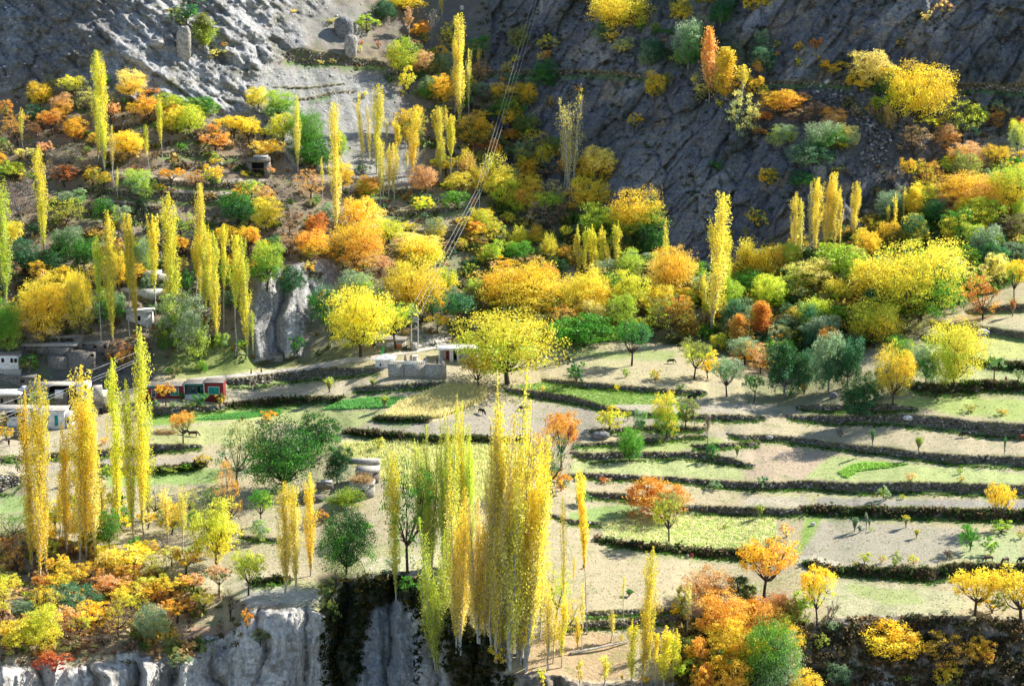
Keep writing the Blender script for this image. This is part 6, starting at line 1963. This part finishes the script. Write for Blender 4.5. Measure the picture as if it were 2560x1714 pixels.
# ------------------------------------------------------------------ ground cover: crops, grass, scrub, loose stones
def scatter(pts, n):
    xs = [p[0] for p in pts]; ys = [p[1] for p in pts]; out_x, out_y = [], []
    while len(out_x) < n:
        x = rng.uniform(min(xs), max(xs), n*2); y = rng.uniform(min(ys), max(ys), n*2); m_ = inpoly(x, y, pts); out_x.extend(x[m_]); out_y.extend(y[m_])
    return np.array(out_x[:n]), np.array(out_y[:n])
def crop(name, tag_, pts, n, size, col, lab, blades=5, lean=.5, wid=.14):
    x, y = scatter(cp(tag_, pts), n); o = tufts(name, P(x, y), rng.uniform(.7, 1.2, n)*size, np.asarray(col)[rng.integers(0, len(col), n)], None, blades, lean, wid); return tag(o, lab, None, None, 'stuff')
crop('maize', 'C2', [(1120,715),(1270,600),(1350,570),(1650,450),(1980,480),(1960,570),(1800,640),(1600,715),(1300,725)], 6000, 1.3, [(.86,.76,.38),(.90,.82,.46),(.75,.70,.30)], 'pale dry maize plot', 6, .4, .09)
crop('dry_crop', 'C2', [(800,930),(1500,890),(2335,990),(2335,1450),(1500,1380),(900,1130),(770,1050)], 7000, .9, [(.80,.74,.36),(.70,.70,.28),(.55,.62,.20)], 'ragged pale crop below the brown bank', 5, .5, .10)
crop('turnips', 'C2', [(620,650),(760,580),(1000,548),(1250,548),(1420,548),(1350,590),(1180,628),(700,645)], 3200, .45, [(.16,.46,.12),(.24,.52,.14)], 'vivid green turnip rows', 6, 1.0, .35)
crop('turnips', 'C1', [(1600,735),(1800,695),(2335,640),(2335,690),(1950,725)], 1500, .45, [(.16,.46,.12),(.24,.50,.14)], 'vivid green turnip rows by the bank', 6, 1.0, .35)
crop('leafy_crop', 'C4', [(780,1170),(900,1110),(1000,1090),(1380,1100),(1200,1130),(950,1160),(860,1220)], 700, .5, [(.28,.52,.08),(.36,.58,.12)], 'leafy green patch in the pale green field', 6, 1.0, .35)
crop('green_crop', 'C3', [(130,450),(400,420),(700,455),(1100,480),(1450,500),(1500,540),(1300,600),(900,610),(650,540),(300,480)], 3000, .35, [(.24,.42,.08),(.34,.48,.12)], 'green plot behind the curving wall', 5, .8, .2)
crop('weedy_crop', 'D3', [(880,210),(1300,150),(2335,170),(2335,410),(1700,410),(1200,360),(900,310)], 3800, .45, [(.80,.74,.38),(.84,.78,.46),(.42,.62,.12)], 'weedy stubble above the grassy bank', 5, 1.0, .16)
x = rng.uniform(-20, 2580, 20000); y = rng.uniform(860, 1600, 20000); ok = (y > curve(FOOT, x)) & (y < curve(RIM, x)); x, y = x[ok], y[ok]
cc_ = np.array([(.34,.33,.13),(.46,.40,.22),(.20,.30,.06),(.52,.46,.30)])[rng.integers(0, 4, len(x))]
tag(tufts('grass', P(x, y), rng.uniform(.15, .38, len(x)), cc_, None, 4, .9, .2), 'short dry grass over the fields', kind='stuff')
# weeds at wall feet
wx_, wy_ = [], []
for xs, ys, hs, kind, lab in WP:
    if ys[0] < 880: continue
    n_ = int((xs[-1]-xs[0])*.9); q = rng.uniform(xs[0], xs[-1], n_); wx_.append(q); wy_.append(np.interp(q, xs, ys)+np.interp(q, xs, hs)+np.abs(rng.normal(0, 4, n_)))
wx_, wy_ = np.concatenate(wx_), np.concatenate(wy_); kp = (wx_ > -40) & (wx_ < 2600); wx_, wy_ = wx_[kp], wy_[kp]
tag(tufts('weeds', P(wx_, wy_), rng.uniform(.25, .6, len(wx_)), np.array([(.07,.20,.03),(.12,.26,.04),(.16,.18,.05)])[rng.integers(0, 3, len(wx_))], None, 6, 1.0, .25), 'green weeds along the feet of the terrace walls', kind='stuff')
# scrub clumps on the slopes
def scrub(name, x, y, size, cols, lab, per=26):
    n = len(x); c = P(x, y); m_ = mpp(1280, 500)
    pts = c[:, None] + rng.normal(size=(n, per, 3))*np.array([.42, .42, .26])*np.asarray(size)[:, None, None] + np.array([0, 0, .3])*np.asarray(size)[:, None, None]
    p = pts.reshape(-1, 3); me = leaf_mesh_plain(name, p, np.repeat(np.asarray(size), per)*.42, np.repeat(cols, per, 0)); o = link(name, me, TUFT_M); return tag(o, lab, kind='stuff')
def leaf_mesh_plain(name, pts, size, col):
    n = len(pts); n_ = unit(rng.normal(size=(n, 3))+[0, -.2, .4]); u = unit(np.cross(n_, rng.normal(size=(n, 3)))); v = np.cross(n_, u); s = (size*rng.uniform(.6, 1.2, n))[:, None]*.5
    vv = np.stack([pts-u*s*1.3, pts+v*s, pts+u*s*1.3, pts-v*s], 1).reshape(-1, 3); me = mk_mesh(name, vv, quads=np.arange(4*n).reshape(-1, 4))
    cc = np.ones((n, 4)); cc[:, :3] = col*rng.uniform(.6, 1.3, (n, 1)); attr(me, 'col', np.repeat(cc, 4, 0), 'FLOAT_COLOR'); return me
def slope_pts(n, x0, x1, y0, y1, cond):
    x = rng.uniform(x0, x1, n); y = rng.uniform(y0, y1, n); k_ = cond(x, y); return x[k_], y[k_]
pal = lambda n, cs: np.array(cs)[rng.integers(0, len(cs), n)]
inr = lambda P_: (lambda x, y: inpoly(x, y, P_))
x, y = slope_pts(2600, -20, 2580, 150, 900, lambda x, y: (y < curve(FOOT, x)) & (y > curve(CLIFF, x)) & ~inpoly(x, y, WHITE) & ~inpoly(x, y, SCREE) & ~inpoly(x, y, CRAG))
scrub('scrub', x, y, rng.uniform(.6, 1.9, len(x)), pal(len(x), [(.10,.14,.05),(.16,.16,.06),(.20,.14,.07),(.09,.11,.06),(.28,.22,.08),(.30,.17,.06)]), 'low mixed scrub on the slopes')
x, y = slope_pts(1900, 1150, 2580, -20, 640, lambda x, y: (y < curve(CLIFF, x)) & (vnoise(x/110, y/70, 0, 91) > .05))
scrub('cliff_scrub', x, y, rng.uniform(.5, 1.5, len(x)), pal(len(x), [(.07,.11,.05),(.12,.12,.06),(.10,.09,.05),(.18,.13,.07)]), 'dark scrub clinging to the mountain')
x, y = slope_pts(170, -20, 500, 1330, 1640, lambda x, y: inpoly(x, y, SLOPEL))
scrub('orange_undergrowth', x, y, rng.uniform(1.2, 2.6, len(x)), pal(len(x), [(.66,.42,.12),(.74,.55,.12),(.50,.32,.14),(.30,.36,.10),(.60,.36,.14),(.34,.22,.14)]), 'tangled autumn undergrowth between the orange trees', 60)
x, y = slope_pts(500, -20, 720, 1330, 1660, lambda x, y: inpoly(x, y, SLOPEL))
scrub('brown_scrub', x, y, rng.uniform(.4, 1.0, len(x)), pal(len(x), [(.24,.16,.09),(.30,.22,.10),(.16,.17,.06),(.35,.20,.12)]), 'brown autumn scrub above the chalky cliff')
x, y = slope_pts(900, 1950, 2600, 1545, 1740, lambda x, y: y > curve(RIM, x)+3)
scrub('bank_scrub', x, y, rng.uniform(.5, 1.6, len(x)), pal(len(x), [(.12,.10,.06),(.16,.13,.06),(.10,.12,.05),(.26,.18,.09)]), 'dark scrub on the bank below the fields')
x, y = slope_pts(1500, 800, 1300, 1440, 1740, lambda x, y: (y > curve(RIM, x)+4) & ~inpoly(x, y, [(930,1520),(1000,1500),(1035,1560),(1050,2100),(895,2100),(905,1640)]) & ~inpoly(x, y, [(1050,1640),(1075,1590),(1105,1640),(1130,1720),(1130,2100),(1040,2100)]))
scrub('gully_ivy', x, y, rng.uniform(.5, 1.3, len(x)), pal(len(x), [(.03,.05,.02),(.05,.06,.02),(.10,.08,.02)]), 'dark growth in the gully')
x, y = slope_pts(420, 1700, 2000, 1560, 1740, lambda x, y: x > 0)
scrub('thicket', x, y, rng.uniform(1.2, 2.6, len(x)), pal(len(x), [(.10,.11,.04),(.20,.16,.05),(.30,.20,.05)]), 'dense undergrowth below the orange trees', 40)
# shrubs growing along hedge banks
hx_, hy_ = [], []
for xs, ys, hs, kind, lab in WP:
    if kind != 'hedge': continue
    n_ = int((xs[-1]-xs[0])*.28); q = rng.uniform(xs[0], xs[-1], n_); hx_.append(q); hy_.append(np.interp(q, xs, ys)+np.interp(q, xs, hs)*rng.uniform(.1, .9, n_))
hx_, hy_ = np.concatenate(hx_), np.concatenate(hy_)
scrub('hedge_scrub', hx_, hy_, rng.uniform(.7, 1.5, len(hx_)), pal(len(hx_), [(.09,.12,.04),(.14,.11,.07),(.08,.15,.04),(.20,.15,.08)]), 'scrub along the grassy banks', 34)
x, y = slope_pts(900, 1150, 2580, 520, 900, lambda x, y: (y < curve(FOOT, x)) & (y > curve(CLIFF, x)+10))
scrub('undergrowth', x, y, rng.uniform(1.6, 3.4, len(x)), pal(len(x), [(.14,.24,.05),(.30,.34,.07),(.20,.20,.08),(.55,.45,.10),(.10,.18,.07),(.60,.42,.10)]), 'dense mixed undergrowth of the wood', 70)
x, y = slope_pts(300, -20, 1250, 200, 860, lambda x, y: (y < curve(FOOT, x)) & ~inpoly(x, y, WHITE) & ~inpoly(x, y, SCREE) & ~inpoly(x, y, CRAG) & (vnoise(x/90, y/60, 0, 93) > -.1))
scrub('orchard_undergrowth', x, y, rng.uniform(1.4, 2.8, len(x)), pal(len(x), [(.14,.22,.06),(.30,.30,.08),(.22,.16,.10),(.50,.36,.12),(.12,.18,.09)]), 'mixed undergrowth of the orchard', 60)
# dry tussocks and small stones
x, y = slope_pts(700, 0, 1100, 0, 720, lambda x, y: inpoly(x, y, WHITE) | inpoly(x, y, SCREE) | inpoly(x, y, ORCH))
tag(tufts('tussocks', P(x, y), rng.uniform(.3, .9, len(x)), pal(len(x), [(.48,.38,.22),(.40,.30,.16),(.30,.26,.14)]), None, 8, .9, .12), 'dry tussocks', kind='stuff')
x, y = slope_pts(6500, -20, 2580, -20, 900, lambda x, y: (y < curve(FOOT, x)) & (rng.random(len(x)) < .55))
o = stones('loose_stones', P(x, y), rng.uniform(.15, .9, len(x))**1.5, np.where(((x < 1100) & (y < 500))[:, None], np.array([[.46, .45, .42]]), np.array([[.20, .20, .20]]))); tag(o, 'loose stones on the slopes')
x, y = slope_pts(1500, -20, 2580, 860, 1560, lambda x, y: (y > curve(FOOT, x)) & (y < curve(RIM, x)))
o = stones('field_stones', P(x, y), rng.uniform(.08, .35, len(x)), np.array([[.48, .46, .42]])); tag(o, 'small stones in the fields')

tot = sum(sum(len(p.vertices)-2 for p in m_.polygons) if len(m_.polygons) < 50000 else len(m_.polygons)*2 for m_ in bpy.data.meshes)
print('TOTAL unique tris', tot)
